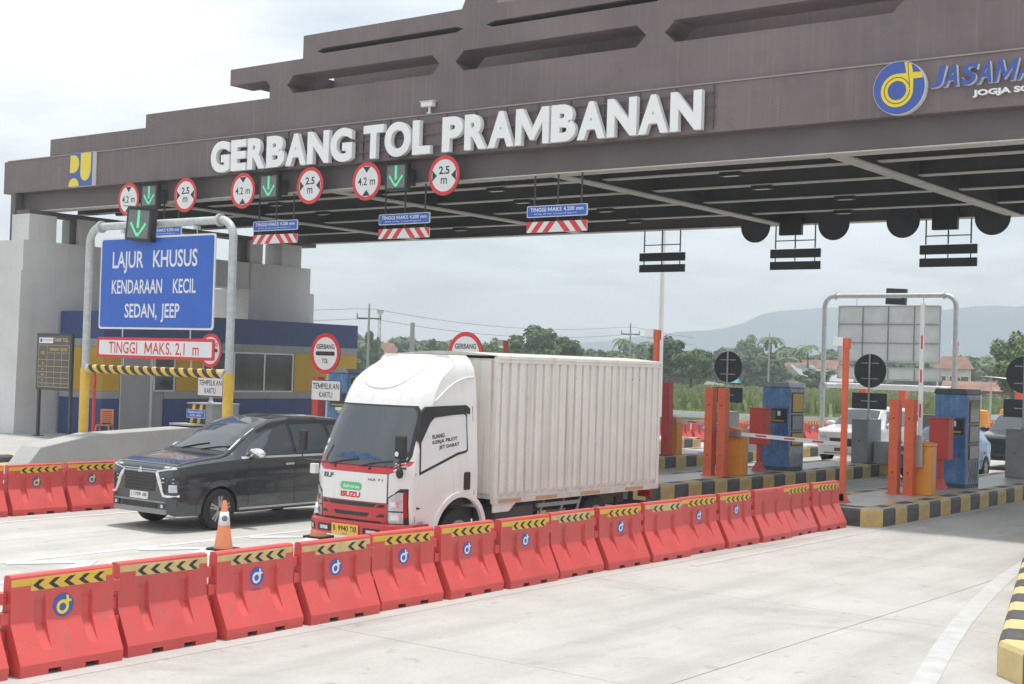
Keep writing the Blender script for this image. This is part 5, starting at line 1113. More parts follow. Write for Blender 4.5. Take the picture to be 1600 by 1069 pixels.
# ================================================================== cars
class Car:
    """body lofted from cross-sections along its length; y=0 is the nose, x to the right, z up"""
    def __init__(s, name, label, loc, rz, P, paint, length, wheels, wr, group=None):
        s.t = thing(name, label, 'car', loc, rz, group); s.P = P; s.L = length; s.paint = paint; s.wheels = wheels; s.wr = wr
    def ring(s, y):
        P = s.P; W = interp(y, P['W']); B = interp(y, P['B']); S = interp(y, P['S']); T = max(interp(y, P['T']), S+.012); Rf = interp(y, P['R'])
        pts = []
        for k in range(9):                          # sill to shoulder
            u = k/8; z = B+(S-B)*u; x = W*(.93+.07*math.sin(math.pi*(.12+.62*u)))
            x -= .018*math.exp(-((u-.52)/.13)**2)      # feature line hollow
            pts.append((x, z))
        xs = pts[-1][0]; h = T-S; Rr = min(Rf, xs-.01)
        cr = min(.10, h*.55)
        for k in range(1, 8):                       # glasshouse side
            u = k/7; z = S+(h-cr)*u; pts.append((xs+(Rr-xs)*(u**1.15)*1.0, z))
        for k in range(1, 6):                       # roof corner
            a = math.pi/2*k/5; pts.append((Rr-.10*(1-math.cos(a))*min(1, cr/.10)-.0, T-cr+cr*math.sin(a)*.88))
        x1, z1 = pts[-1]
        for k in range(1, 7): u = k/6; pts.append((x1*(1-u), z1+cr*.12*(1-(1-u)**2)+.018*min(1, h/.3)*(1-(1-u)**2)))
        return pts
    def side(s, y, z):
        r = s.ring(y); return interp(z, [(b, a) for a, b in r[:21]])
    def top(s, x, y):
        r = list(reversed(s.ring(y)[8:])); return interp(abs(x), [(a, b) for a, b in r])
    def front(s, x, z):
        y = 0.0
        for i in range(140):
            r = s.ring(y); zt = s.top(x, y) if abs(x) < r[8][0] else 0
            if (z <= r[8][1] and s.side(y, z) >= abs(x)) or (z > r[8][1] and zt >= z): return y
            y += .008
        return y
    def body(s, st):
        m = MB(); nst = len(st); rings = [s.ring(y) for y in st]; n = len(rings[0]); rows = []
        for y, r in zip(st, rings):
            full = [(x, z) for x, z in r]+[(-x, z) for x, z in reversed(r[:-1])]; row = []
            for x, z in full:
                inside = False; q = None
                for wy in s.wheels:
                    d = math.hypot(y-wy, z-s.wr); ra = s.wr+.050
                    if d < ra and abs(x) > .3: inside = True
                row.append((x*(.70 if inside else 1), y, z))
            rows.append(row)
        m.grid(rows)
        for i in range(len(m.f)):
            c = [m.v[k] for k in m.f[i]]; cy = sum(p[1] for p in c)/4; cz = sum(p[2] for p in c)/4
            for wy in s.wheels:
                if math.hypot(cy-wy, cz-s.wr) < s.wr+.060 and abs(c[0][0]) > .2: m.m[i] = 1
        for row, rev in ((rows[0], 0), (rows[-1], 1)): m.add(row, [tuple(range(len(row)))])
        m.add([p for p in (rows[0][0], rows[0][-1], rows[-1][-1], rows[-1][0])], [(0, 1, 2, 3)])
        o = m.build('body', [s.paint, 'black_plastic'], s.t, fix=True); me = o.data; me.polygons.foreach_set('use_smooth', [True]*len(me.polygons)); me.set_sharp_from_angle(angle=R(38)); s.b = o
        for wy in s.wheels:
            for sd in (-1, 1):
                g = MB(); N = 28; rr = []
                for rad in (s.wr+.038, s.wr+.065, s.wr+.135):
                    row = []
                    for i in range(N+1):
                        a = math.pi*(-.04+1.08*i/N); yy, z = wy+rad*math.cos(a), s.wr+rad*math.sin(a); z = max(z, interp(yy, s.P['B'])+.005)
                        row.append((sd*(s.side(yy, z)+.008), yy, z))
                    rr.append(row)
                inner = [(p[0]-sd*.07, p[1], p[2]) for p in rr[0]]
                g.grid([inner]+rr); g.build('arch_lip', s.paint, s.t, smooth='auto')
        return o
    def spatch(s, name, mt, rows, off=.006, sd=1, n=12, parent=None):
        """rows of (z, y0, y1) laid on the side"""
        g = MB(); g.grid([[(sd*(s.side(y0+(y1-y0)*j/(n-1), z)+off), y0+(y1-y0)*j/(n-1), z) for j in range(n)] for z, y0, y1 in rows]); return g.build(name, mt, parent or s.t, smooth='auto')
    def tpatch(s, name, mt, rows, off=.006, n=13, parent=None):
        """rows of (y, half width) laid on the top: windscreen, bonnet, roof"""
        g = MB(); g.grid([[(-w+2*w*j/(n-1), y, s.top(-w+2*w*j/(n-1), y)+off) for j in range(n)] for y, w in rows]); return g.build(name, mt, parent or s.t, smooth='auto')
    def fpatch(s, name, mt, rows, off=.006, n=9, parent=None):
        """rows of (z, x0, x1) laid on the nose"""
        g = MB(); a = [[(x0+(x1-x0)*j/(n-1), s.front(x0+(x1-x0)*j/(n-1), z)-off, z) for j in range(n)] for z, x0, x1 in rows]; g.grid(a)
        b = [[(p[0], p[1]+off+.02, p[2]) for p in r] for r in a]; g.grid([a[-1], b[-1]]); g.grid([a[0], b[0]]); g.grid([[r[0] for r in a], [r[0] for r in b]]); g.grid([[r[-1] for r in a], [r[-1] for r in b]])
        return g.build(name, mt, parent or s.t, smooth='auto')
    def ftube(s, name, mt, pts, r=.014, off=.008, parent=None):
        return MB().tube([(x, s.front(x, z)-off, z) for x, z in pts], r, 6).build(name, mt, parent or s.t, smooth='auto')
    def wheel(s, spokes=5, w=.21, rim='silver', x=None):
        x = x or s.side(s.wheels[0], s.wr*2.6)-w/2+.012; r = s.wr
        for wy in s.wheels:
            for sd in (-1, 1):
                t = MB().lathe([(r*.66, -w/2), (r*.88, -w/2), (r*.985, -w/2+.03), (r, 0), (r*.985, w/2-.03), (r*.88, w/2), (r*.66, w/2)], 30, (sd*x, wy, r), 'x', False).build('wheel', 'rubber', s.t, smooth='auto')
                MB().lathe([(.02, sd*(w/2-.07)), (r*.62, sd*(w/2-.075)), (r*.64, sd*(w/2-.02)), (r*.685, sd*(w/2-.006)), (r*.70, sd*(w/2-.02))], 26, (sd*x, wy, r), 'x').build('rim', 'sign_back', t, smooth='auto')
                for k in range(spokes):
                    a = 2*math.pi*k/spokes+.3; c, q = math.cos(a), math.sin(a); xx = sd*(x+w/2-.022); g = MB()
                    P_ = lambda rr, u: (wy+c*rr-q*u, r+q*rr+c*u)
                    g.prism([P_(.03, -.028), P_(r*.64, -.045), P_(r*.66, -.016), P_(r*.34, -.004), P_(r*.34, .004), P_(r*.66, .016), P_(r*.64, .045), P_(.03, .028)], 'x', xx-.012, xx+.012)
                    g.build('spoke', rim, t)
    def mirror(s, y, z, mt, sd):
        x = s.side(y, z)
        o = MB().ball((sd*(x+.16), y, z+.02), .145, 14, 8, (1.25, .66, .62)).build('mirror', mt, s.t, smooth=True)
        MB().box(min(sd*(x-.02), sd*(x+.10)), max(sd*(x-.02), sd*(x+.10)), y-.03, y+.03, z-.07, z-.03).build('mirror_foot', 'black_plastic', o, bevel=.008); return o
def Zr(a, b, n): return [a+(b-a)*i/(n-1) for i in range(n)]
def stations(L, fine=.028): return [0, .012, .03]+Zr(.055, L-.06, int(L/fine))+[L-.03, L-.01, L]
# ---- dark grey people carrier
PX = dict(W=[(0, .66), (.03, .73), (.10, .80), (.25, .845), (.6, .868), (1.2, .875), (3.6, .875), (4.2, .85), (4.5, .80), (4.58, .74), (4.6, .70)],
          B=[(0, .30), (.08, .26), (.5, .25), (4.0, .27), (4.5, .36), (4.6, .42)],
          S=[(0, .90), (.04, .975), (.12, 1.02), (.4, 1.06), (1.0, 1.105), (1.6, 1.13), (3.0, 1.17), (4.2, 1.21), (4.6, 1.12)],
          T=[(0, .92), (.04, 1.01), (.12, 1.07), (.35, 1.125), (.7, 1.17), (1.0, 1.20), (1.10, 1.235), (1.5, 1.475), (1.85, 1.655), (2.2, 1.765), (2.6, 1.805), (3.3, 1.80), (3.9, 1.75), (4.25, 1.64), (4.45, 1.35), (4.6, 1.13)],
          R=[(0, .60), (.1, .72), (.4, .78), (1.0, .78), (1.2, .74), (1.6, .66), (2.2, .60), (3.3, .60), (4.3, .58), (4.6, .60)])
c = Car('people_carrier', 'dark grey people carrier with chrome mirror left of the truck, facing the camera', (-18.06, 14.13, .0), 0, PX, 'car_grey', 4.6, (.92, 3.70), .335)
c.body(stations(4.6))
gls = c.tpatch('windscreen', 'dark_glass', [(y, interp(y, [(1.12, .70), (1.3, .72), (2.05, .60), (2.12, .55)])) for y in Zr(1.13, 2.12, 14)], .007)
for sd in (-1, 1):
    fw_ = c.spatch('side_window', 'dark_glass', [(z, interp(z, [(1.17, 1.40), (1.34, 1.62), (1.54, 2.02), (1.665, 2.42)]), 2.52) for z in Zr(1.175, 1.665, 8)], .007, sd)
    c.spatch('side_window', 'dark_glass', [(z, 2.60, 3.42) for z in Zr(1.185, 1.665, 8)], .007, sd); c.spatch('side_window', 'dark_glass', [(z, 3.50, interp(z, [(1.20, 4.30), (1.65, 4.02)])) for z in Zr(1.22, 1.64, 7)], .007, sd)
    c.spatch('belt_trim', 'chrome', [(1.130, 1.36, 4.3), (1.166, 1.36, 4.3)], .010, sd, 30)
    for y in (1.52, 2.56, 3.46): c.spatch('door_gap', 'black_plastic', [(z, y, y+.010) for z in Zr(.36, 1.125, 12)], .003, sd, 2)
    for y in (2.32, 3.24): c.spatch('door_handle', 'chrome', [(z, y, y+.20) for z in (1.0, 1.032)], .022, sd, 5)
    c.spatch('sill_trim', 'silver', [(.30, 1.34, 3.28), (.335, 1.34, 3.28)], .012, sd, 20); c.spatch('arch_trim', 'black_plastic', [(.262, 1.32, 3.30), (.298, 1.32, 3.30)], .010, sd, 20)
    mr_ = c.mirror(1.58, 1.20, 'chrome', sd)
    # face: boomerang chrome, lamps in the bumper
    s_ = sd
    c.fpatch('chrome_blade', 'chrome', [(z, *sorted((s_*a, s_*b))) for z, a, b in ((.585, .565, .63), (.65, .525, .58), (.74, .475, .555), (.84, .425, .515), (.92, .395, .46), (.945, .39, .42))], .016, 5)
    c.ftube('chrome_blade', 'chrome', [(s_*.58, .580), (s_*.68, .572), (s_*.80, .580)], .020); c.ftube('day_lamp', 'chrome', [(s_*.40, .945), (s_*.50, .968), (s_*.64, .992), (s_*.78, 1.008)], .013)
    hl = c.fpatch('headlight', 'black_plastic', [(z, *sorted((s_*a, s_*b))) for z, a, b in ((.62, .56, .77), (.76, .53, .81), (.87, .53, .81))], .005, 7)
    for z in (.85, .79): c.ftube('light_bar', 'lamp_clear', [(s_*.55, z), (s_*.76, z-.005)], .011, .012, hl)
    c.fpatch('lens', 'lamp_clear', [(z, *sorted((s_*.69, s_*.785))) for z in (.635, .755)], .011, 4, hl)
    c.fpatch('headlamp_strip', 'lamp_clear', [(z+.02*0, *sorted((s_*.52, s_*.76))) for z in (1.012, 1.035)], .006, 6)
    c.fpatch('fog_lamp', 'sign_back', [(z, *sorted((s_*.50, s_*.64))) for z in (.375, .455)], .016, 4); c.fpatch('fog_lens', 'lamp_clear', [(z, *sorted((s_*.545, s_*.60))) for z in (.39, .44)], .020, 4)
c.fpatch('grille', 'black_plastic', [(z, -interp(z, [(.635, .37), (.915, .385)]), interp(z, [(.635, .37), (.915, .385)])) for z in Zr(.635, .915, 5)], .006, 11)
for z in (.94, .972): c.fpatch('grille_bar', 'silver', [(z-.008, -.44, .44), (z+.008, -.44, .44)], .008, 11)
for z in (.69, .74, .79, .84, .885): c.fpatch('grille_slat', 'steel_dark', [(z-.006, -.35, .35), (z+.006, -.35, .35)], .010, 9)
e_ = MB()
for a in (90, 210, 330):
    ca, sa = math.cos(R(a)), math.sin(R(a)); pa, pb = math.cos(R(a+60)), math.sin(R(a+60)); pc, pd = math.cos(R(a-60)), math.sin(R(a-60)); u = .042
    e_.prism([(0, .95), (pa*u*.62+ca*u*.3, .95+pb*u*.62+sa*u*.3), (ca*u*1.35, .95+sa*u*1.35), (pc*u*.62+ca*u*.3, .95+pd*u*.62+sa*u*.3)], 'y', c.front(0, .95)-.024, c.front(0, .95)-.012)
e_.build('maker_emblem', 'chrome', c.t)
c.fpatch('skid_plate', 'skid_grey', [(z, -.66, .66) for z in (.285, .325, .365)], .012, 13); c.fpatch('lower_intake', 'black_plastic', [(z, -.44, .44) for z in (.375, .45)], .010, 11); c.fpatch('skid_frame', 'skid_grey', [(.462, -.66, .66), (.490, -.62, .62)], .014, 13)
np_ = c.fpatch('number_plate', 'plate_white', [(.50, -.22, .22), (.615, -.22, .22)], .022, 5)
for tx, x0, x1 in (('L', -.19, -.16), ('1709', -.12, .05), ('ABI', .09, .19)):
    a = text_mb(tx, x0, x1, .54, .595, 0, bold=.015); a.v = [(v[0], c.front(v[0], v[2])-.0235, v[2]) for v in a.v]; a.build('lettering', 'sign_black', np_, fix=False)
for x in (-.35, .15): MB().tube([(x, 1.10, c.top(x, 1.10)+.02), (x+.30, 1.20, c.top(x+.3, 1.20)+.02), (x+.52, 1.26, c.top(x+.52, 1.26)+.018)], .010, 5).build('wiper', 'black_plastic', c.t)
c.tpatch('bonnet_gap', 'black_plastic', [(.10, .62), (.108, .62)], .003, 9); c.tpatch('cowl', 'black_plastic', [(1.0, .72), (1.12, .70)], .004, 9)
c.wheel(5, .21, 'silver')
# ---- generic small and large cars beyond the gate
def plain_car(name, label, loc, rz, paint, L, hgt, bon, W, wr, suv=False, group=None):
    k = hgt/1.5; wf, wb = .80, L-.75
    P = dict(W=[(0, W*.74), (.04, W*.84), (.12, W*.92), (.3, W*.97), (.8, W), (L-.7, W), (L-.2, W*.94), (L-.04, W*.85), (L, W*.80)],
             B=[(0, .30), (.1, .24), (L-.4, .26), (L, .36)],
             S=[(0, bon*.88), (.05, bon*.93), (.2, bon*.97), (1.0, bon), (L-.6, bon+.06), (L, bon)],
             T=[(0, bon*.90), (.05, bon*.95), (.2, bon), (.9, bon+.08), (1.05, bon+.10), (1.75, hgt-.07), (2.1, hgt-.01), (2.6, hgt), (L-1.0, hgt-.02), (L-.5, hgt-.10), (L-.2, bon+.22), (L, bon+.02)],
             R=[(0, W*.7), (.3, W*.85), (1.0, W*.86), (1.3, W*.80), (2.0, W*.70), (L-.6, W*.70), (L, W*.72)])
    c = Car(name, label, loc, rz, P, paint, L, (wf, wb), wr, group); c.body(stations(L, .05))
    c.tpatch('windscreen', 'dark_glass', [(y, interp(y, [(1.05, W*.78), (2.0, W*.68)])) for y in Zr(1.06, 1.95, 8)], .007)
    for sd in (-1, 1):
        for a, b in ((0, 2.35), (2.42, L-1.05)):
            c.spatch('side_window', 'dark_glass', [(z, (interp(z, [(bon+.05, 1.38), (hgt-.12, 2.0)]) if a == 0 else a), b-(.0 if a == 0 else .25*(z-bon)/.5)) for z in Zr(bon+.07, hgt-.13, 6)], .007, sd, 8)
        hl = c.fpatch('headlight', 'lamp_clear', [(bon*.72, *sorted((sd*W*.55, sd*W*.86))), (bon*.80, *sorted((sd*W*.50, sd*W*.88)))], .008, 5)
        c.spatch('door_gap', 'black_plastic', [(z, 2.38, 2.39) for z in Zr(.36, bon, 8)], .003, sd, 2); c.mirror(1.5, bon+.10, paint, sd); c.spatch('door_handle', 'chrome', [(z, 2.1, 2.28) for z in (bon-.10, bon-.07)], .02, sd, 4)
        c.spatch('tail_lamp', 'lamp_red', [(z, L-.20, L-.08) for z in (bon-.18, bon+.02)], .008, sd, 3)
    c.fpatch('grille', 'black_plastic', [(z, -W*.42, W*.42) for z in (bon*.52, bon*.74)], .007, 7); c.fpatch('number_plate', 'sign_back', [(z, -.22, .22) for z in (.42, .52)], .014, 4)
    c.fpatch('bumper_bar', 'chrome' if suv else 'black_plastic', [(z, -W*.62, W*.62) for z in (.33, .38)], .010, 7)
    c.tpatch('rear_window', 'dark_glass', [(y, W*.60) for y in Zr(L-.48, L-.22, 4)], .006); c.wheel(6, .22, 'silver'); return c
plain_car('white_suv', 'white sport utility car with dark grille beyond the gate, facing the camera', (-17.92, 40.9, 0), 0, 'car_white', 4.8, 1.80, 1.12, .92, .37, True)
plain_car('blue_hatchback', 'small blue hatchback half hidden behind the bare blue machine', (-13.85, 36.9, 0), 0, 'car_blue', 3.75, 1.48, .95, .80, .29)
plain_car('black_car', 'black car at the right edge behind the grey cabinet', (-13.85, 43.6, 0), 0, 'car_black', 4.5, 1.75, 1.08, .88, .35)
# ================================================================== fields, trees and houses beyond the plaza
def crown_mb(rx, ry, rz, n, leaf, clumps, seed, low=.0):
    """foliage: leaf-clump faces scattered over many small lobes"""
    rg = random.Random(seed); m = MB(); cl = []
    for i in range(clumps):
        while True:
            p = Vector((rg.uniform(-1, 1), rg.uniform(-1, 1), rg.uniform(-.8, 1)))
            if .25 < p.length < 1: break
        cl.append((Vector((p.x*rx*.80, p.y*ry*.80, p.z*rz*.80)), rg.uniform(.22, .42)))
    per = n//clumps
    for c, s in cl:
        for k in range(per):
            d = Vector((rg.gauss(0, 1), rg.gauss(0, 1), rg.gauss(0, 1))); d.normalize(); r = s*(.55+.45*rg.random())
            p = c+Vector((d.x*rx*r, d.y*ry*r, d.z*rz*r*.85)); nrm = (d+Vector((rg.uniform(-.7, .7), rg.uniform(-.7, .7), rg.uniform(-.2, .9)))).normalized()
            a = nrm.orthogonal().normalized(); b = nrm.cross(a); t = rg.uniform(0, 6.3); u = a*math.cos(t)+b*math.sin(t); v = nrm.cross(u); q = leaf*rg.uniform(.6, 1.4)
            m.add([p-u*q, p+v*q*.55, p+u*q, p-v*q*.55], [(0, 1, 2, 3)])
    return m
def frond_mb(seed, R_=2.2, n=13):
    rg = random.Random(seed); m = MB()
    for k in range(n):
        a = 2*math.pi*k/n+rg.uniform(-.2, .2); el = rg.uniform(.1, .9); pts = []
        for i in range(7):
            u = i/6; pts.append(Vector((math.cos(a)*R_*u*math.cos(el*.6), math.sin(a)*R_*u*math.cos(el*.6), R_*(u*math.sin(el)-u*u*.85))))
        for i in range(6):
            d = (pts[i+1]-pts[i]).normalized(); s = d.cross(Vector((0, 0, 1))).normalized()
            for sg in (-1, 1):
                w = .38*R_/2.2*(1-(i/6)**2*.6); m.add([pts[i], pts[i+1], pts[i+1]+s*sg*w-Vector((0, 0, .25*w)), pts[i]+s*sg*w*1.0+d*.1-Vector((0, 0, .25*w))], [(0, 1, 2, 3)])
    return m
GZ = -.35
def trunk_mb(h, r, seed, nb=4):
    rg = random.Random(seed); m = MB(); m.tube([(0, 0, -.1), (rg.uniform(-.1, .1), 0, h*.35), (rg.uniform(-.2, .2), rg.uniform(-.2, .2), h*.7), (rg.uniform(-.2, .2), 0, h)], [r, r*.8, r*.55, r*.2], 7)
    for k in range(nb):
        a = rg.uniform(0, 6.3); z = h*rg.uniform(.4, .75); m.tube([(0, 0, z), (math.cos(a)*h*.16, math.sin(a)*h*.16, z+h*.14), (math.cos(a)*h*.28, math.sin(a)*h*.28, z+h*.20)], [r*.45, r*.3, r*.1], 5)
    return m
CR = {}
for i, (rx, rz, mt) in enumerate(((2.6, 2.3, 'leaf_dark'), (3.0, 2.2, 'leaf_mid'), (2.2, 2.9, 'leaf_light'), (3.4, 2.0, 'leaf_dark'), (1.3, 3.2, 'leaf_mid'))):
    CR[i] = crown_mb(rx, rx*.95, rz, 6500, .20, 34, 40+i).mesh('crown', mt)
TRK = [trunk_mb(5, .20, 5).mesh('trunk', 'bark'), trunk_mb(5, .26, 6).mesh('trunk', 'bark')]
def tree(x, y, h, kind, label, group='single trees before the wood', rz=None):
    t = thing('tree', label, 'tree', (x, y, GZ), random.uniform(0, 6.3), group); k = h/7.0
    place('trunk', TRK[kind % 2], t).scale = (k, k, k); c_ = place('crown', CR[kind], t, (0, 0, 4.6*k)); c_.scale = (k, k, k)
def palm(x, y, h, label):
    t = thing('palm_tree', label, 'palm tree', (x, y, GZ), random.uniform(0, 6), 'palms above the wood'); MB().tube([(0, 0, -.1), (.25, 0, h*.4), (.3, .1, h)], [.22, .16, .12], 8).build('trunk', 'bark', t); frond_mb(int(h*10), 2.4, 15).build('fronds', 'leaf_mid', t, loc=(.3, .1, h), fix=False)
def pol(bearing, d): return (-math.sin(R(bearing))*d, math.cos(R(bearing))*d)
# the far wood: nobody could count its trees
wood = MB(); lib = [crown_mb(2.9, 2.8, 2.5, 1900, .36, 22, 70+i) for i in range(4)]; rg = random.Random(3)
def add_crown(c, x, y, z, sx, sz, rot, mi):
    k = len(wood.v); ca, sa = math.cos(rot), math.sin(rot)
    wood.use(mi).add([(x+(v[0]*ca-v[1]*sa)*sx, y+(v[0]*sa+v[1]*ca)*sx, z+v[2]*sz) for v in c.v], c.f)
for ring, (d0, n_, h0) in enumerate(((205, 44, 5.2), (250, 46, 6.6), (310, 44, 8.6))):
    for i in range(n_):
        b = 12.5+36*i/n_+rg.uniform(-.3, .3); d = d0+rg.uniform(-18, 18)
        if ring == 0 and 17.5 < b < 29.5 and rg.random() < .75: continue
        x, y = pol(b, d); h = h0*rg.uniform(.75, 1.12); add_crown(lib[rg.randrange(4)], x, y, GZ+h*.55, h*.24*rg.uniform(.9, 1.4), h*.20, rg.uniform(0, 6.3), rg.choice((0, 0, 1, 1, 2)))
wo = wood.build('far_wood', ['leaf_dark', 'leaf_mid', 'leaf_light'], fix=False); tag(wo, 'mixed green wood behind the field and houses', 'wood', kind='stuff')
# trees one can tell apart
for b, d, h, k, lb in ((36.2, 165, 8.6, 1, 'broad green tree rising above the front half of the truck box'), (34.9, 170, 7.4, 3, 'rounded tree right of the tallest one above the truck box'), (37.9, 190, 6.3, 2, 'lighter bushy tree right of the round sign above the truck'),
                       (30.6, 150, 7.0, 0, 'dark tree just right of the truck\'s rear corner'), (29.7, 140, 5.6, 1, 'low bushy tree behind the pale shed'), (29.35, 178, 6.2, 3, 'tree left of the pink house behind the round sign'),
                       (26.35, 203, 3.0, 0, 'small dark tree standing between the pink and white houses'), (24.75, 192, 3.2, 3, 'small tree right of the white gable house'), (17.2, 120, 6.6, 2, 'light tree at the right edge above the round sign'),
                       (42.9, 200, 7.0, 4, 'slim tree beside the office building\'s blue corner'), (40.3, 210, 6.4, 4, 'slim conifer left of the round sign above the truck'), (27.4, 262, 9.4, 2, 'feathery tree behind the pink house\'s roof')):
    x, y = pol(b, d); tree(x, y, h, k, lb)
for b, d, h, lb in ((26.6, 215, 8.3, 'palm rising behind the red roofs'), (25.0, 225, 7.4, 'leaning palm behind the white house'), (32.45, 250, 8.2, 'thin palm beside the power pole above the truck')):
    x, y = pol(b, d); palm(x, y, h, lb)
# grass
def grass(name, b0, b1, d0, d1, n, h, w, mt, seed, label):
    rg = random.Random(seed); m = MB()
    for i in range(n):
        d = d0+(d1-d0)*rg.random(); x, y = pol(rg.uniform(b0, b1), d); a = rg.uniform(0, 3.2); c_, s_ = math.cos(a)*w, math.sin(a)*w; hh = h*rg.uniform(.5, 1.2); lx, ly = rg.uniform(-.25, .25)*h, rg.uniform(-.25, .25)*h
        m.add([(x-c_, y-s_, GZ), (x+c_, y+s_, GZ), (x+c_*.5+lx, y+s_*.5+ly, GZ+hh), (x-c_*.4+lx, y-s_*.4+ly, GZ+hh*.94)], [(0, 1, 2, 3)])
    return tag(m.build(name, mt, fix=False), label, 'grass', kind='stuff')
grass('low_grass', 17, 46, 72, 105, 14000, .45, .16, 'grass_low', 1, 'low bright grass just beyond the guard rail'); grass('tall_grass', 17, 46, 100, 185, 20000, 1.35, .26, 'grass_tall', 2, 'tall pale green grass across the field')
# houses
def house(b, d, w, dp, hw_, hr, rot, wall, roof, label, wins=2, hip=.0):
    x, y = pol(b, d); t = thing('house', label, 'house', (x, y, GZ), R(rot), 'houses beyond the field')
    MB().box(-w/2, w/2, -dp/2, dp/2, 0, hw_).build('wall', wall, t)
    e = .5; i_ = hip*w
    r_ = MB(); r_.add([(-w/2-e, -dp/2-e, hw_-.1), (w/2+e, -dp/2-e, hw_-.1), (w/2+e, dp/2+e, hw_-.1), (-w/2-e, dp/2+e, hw_-.1), (-w/2-e+i_, 0, hw_+hr), (w/2+e-i_, 0, hw_+hr)], [(0, 1, 5, 4), (2, 3, 4, 5), (1, 2, 5), (3, 0, 4), (3, 2, 1, 0)]); r_.build('roof', roof, t)
    if not hip: pass
    for k in range(wins):
        xx = -w/2+w*(k+.5)/wins; f = MB().box(xx-.55, xx+.55, -dp/2-.05, -dp/2-.002, hw_*.35, hw_*.78).build('window', 'wall_white', t); MB().box(xx-.47, xx+.47, -dp/2-.07, -dp/2-.051, hw_*.38, hw_*.75).build('pane', 'window_glass', f)
    MB().box(w*.12-.45, w*.12+.45, -dp/2-.04, -dp/2-.001, 0, hw_*.72).build('door', 'bark', t)
house(27.2, 215, 5.5, 7, 2.9, 2.0, 25, 'wall_pink', 'roof_tile', 'pink house with red tiled roof between round sign and wrapped machine')
house(26.15, 232, 8.5, 7, 3.0, 2.0, 30, 'wall_cream', 'roof_tile', 'long red tiled roof right of the pink house', 3)
house(25.3, 225, 4.2, 6, 2.4, 2.2, 70, 'wall_cream', 'office_grey', 'white gable-fronted house left of the far portal post', 1)
house(24.65, 240, 6, 6, 3.2, 2.4, 20, 'wall_cream', 'roof_rust', 'small house with rusty roof beside the far portal post', 1)
house(23.9, 190, 4.0, 4, 2.4, 1.4, 15, 'wall_cream', 'office_grey', 'white pavilion frame left of the far portal sign', 1)
house(42.55, 225, 7.2, 6.5, 3.6, 2.5, 40, 'wall_cream', 'roof_tile', 'house with red hipped roof left of the truck cab top', 2, .28)
house(19.4, 200, 4.4, 5, 4.6, 1.6, 18, 'wall_cream', 'roof_tile', 'two storey house with orange roof behind the far portal', 3, .25)
house(17.9, 165, 10.0, 6, 2.0, .9, 15, 'roof_rust', 'roof_rust', 'low brick house right of the far portal post', 3)
house(17.3, 190, 3.6, 4.5, 2.8, 1.5, 30, 'wall_cream', 'roof_tile', 'small orange roof near the right edge', 1)
t = thing('pale_shed', 'pale upright utility box in the grass right of the truck tail', 'utility box', (*pol(31.0, 88), GZ)); MB().box(-.55, .55, -.4, .4, 0, 2.2).build('body', 'wall_cream', t); MB().box(-.75, .75, -.55, .55, 2.2, 2.3).build('lid', 'wall_white', t)
t = thing('parasol', 'small turquoise shelter beside the pink house', 'shelter', (*pol(27.95, 205), GZ)); MB().add([(-1.3, -1.3, 1.6), (1.3, -1.3, 1.6), (1.3, 1.3, 1.6), (-1.3, 1.3, 1.6), (0, 0, 2.7)], [(0, 1, 4), (1, 2, 4), (2, 3, 4), (3, 0, 4), (3, 2, 1, 0)]).build('roof', mat('turquoise', (.12, .45, .50), .5), t); [MB().cyl((x, y, 0), (x, y, 1.6), .05, n=6).build('leg', 'steel_dark', t) for x in (-1, 1) for y in (-1, 1)]
# poles
def power_pole(b, d, h, label, arms=True, r=.14):
    t = thing('power_pole', label, 'power pole', (*pol(b, d), GZ), R(40), 'power poles beyond the plaza'); MB().cyl((0, 0, 0), (0, 0, h), r, r*.65, 10).build('shaft', 'pole_concrete', t)
    if arms:
        for z in (h-1.0,): MB().box(-1.1, 1.1, -.06, .06, z, z+.12).build('crossarm', 'steel_dark', t)
        for x in (-1.05, 0, 1.05): MB().lathe([(.05, 0), (.09, .1), (.05, .2), (.09, .3), (.03, .42)], 8, (x, 0, h-.88 if x else h)).build('insulator', 'pole_concrete', t)
    return t
power_pole(43.05, 125, 7.9, 'power pole with crossarm beside the office building\'s corner'); power_pole(32.25, 165, 8.2, 'power pole with crossarm above the rear half of the truck box'); power_pole(26.6, 185, 8.0, 'slim power pole in front of the red roofs')
power_pole(41.25, 100, 6.0, 'thick bare grey pole left of the truck roof', False, .24)
t = thing('radio_mast', 'thin lattice mast far behind the power pole on the left', 'mast', (*pol(42.6, 420), GZ)); m = MB()
for a in range(3):
    m.cyl((math.cos(a*2.1)*.8, math.sin(a*2.1)*.8, 0), (math.cos(a*2.1)*.35, math.sin(a*2.1)*.35, 18.5), .09, n=5)
for k in range(9): [m.cyl((math.cos(a*2.1)*(.8-.05*k), math.sin(a*2.1)*(.8-.05*k), k*2), (math.cos(a*2.1+2.1)*(.75-.05*k), math.sin(a*2.1+2.1)*(.75-.05*k), k*2+2), .05, n=4) for a in range(3)]
m.build('lattice', 'pole_concrete', t); MB().cyl((0, 0, 17.5), (0, 0, 18.6), 1.0, n=10).build('antenna_ring', 'pole_concrete', t)
A, B = pol(43.05, 125), pol(32.25, 165)
for k, (dz, lb) in enumerate(((0, 'upper thin power cable across the sky above the truck'), (-.9, 'lower thin power cable across the sky above the truck'))):
    pts = []
    for i in range(25): u = -.25+1.6*i/24; s_ = (u % 1); pts.append((A[0]+(B[0]-A[0])*u, A[1]+(B[1]-A[1])*u, GZ+7.9+.3*u+dz-1.0*4*s_*(1-s_)))
    t = thing('power_cable', lb, 'cable', (0, 0, 0)); MB().tube(pts, .022, 4).build('wire', 'steel_dark', t)
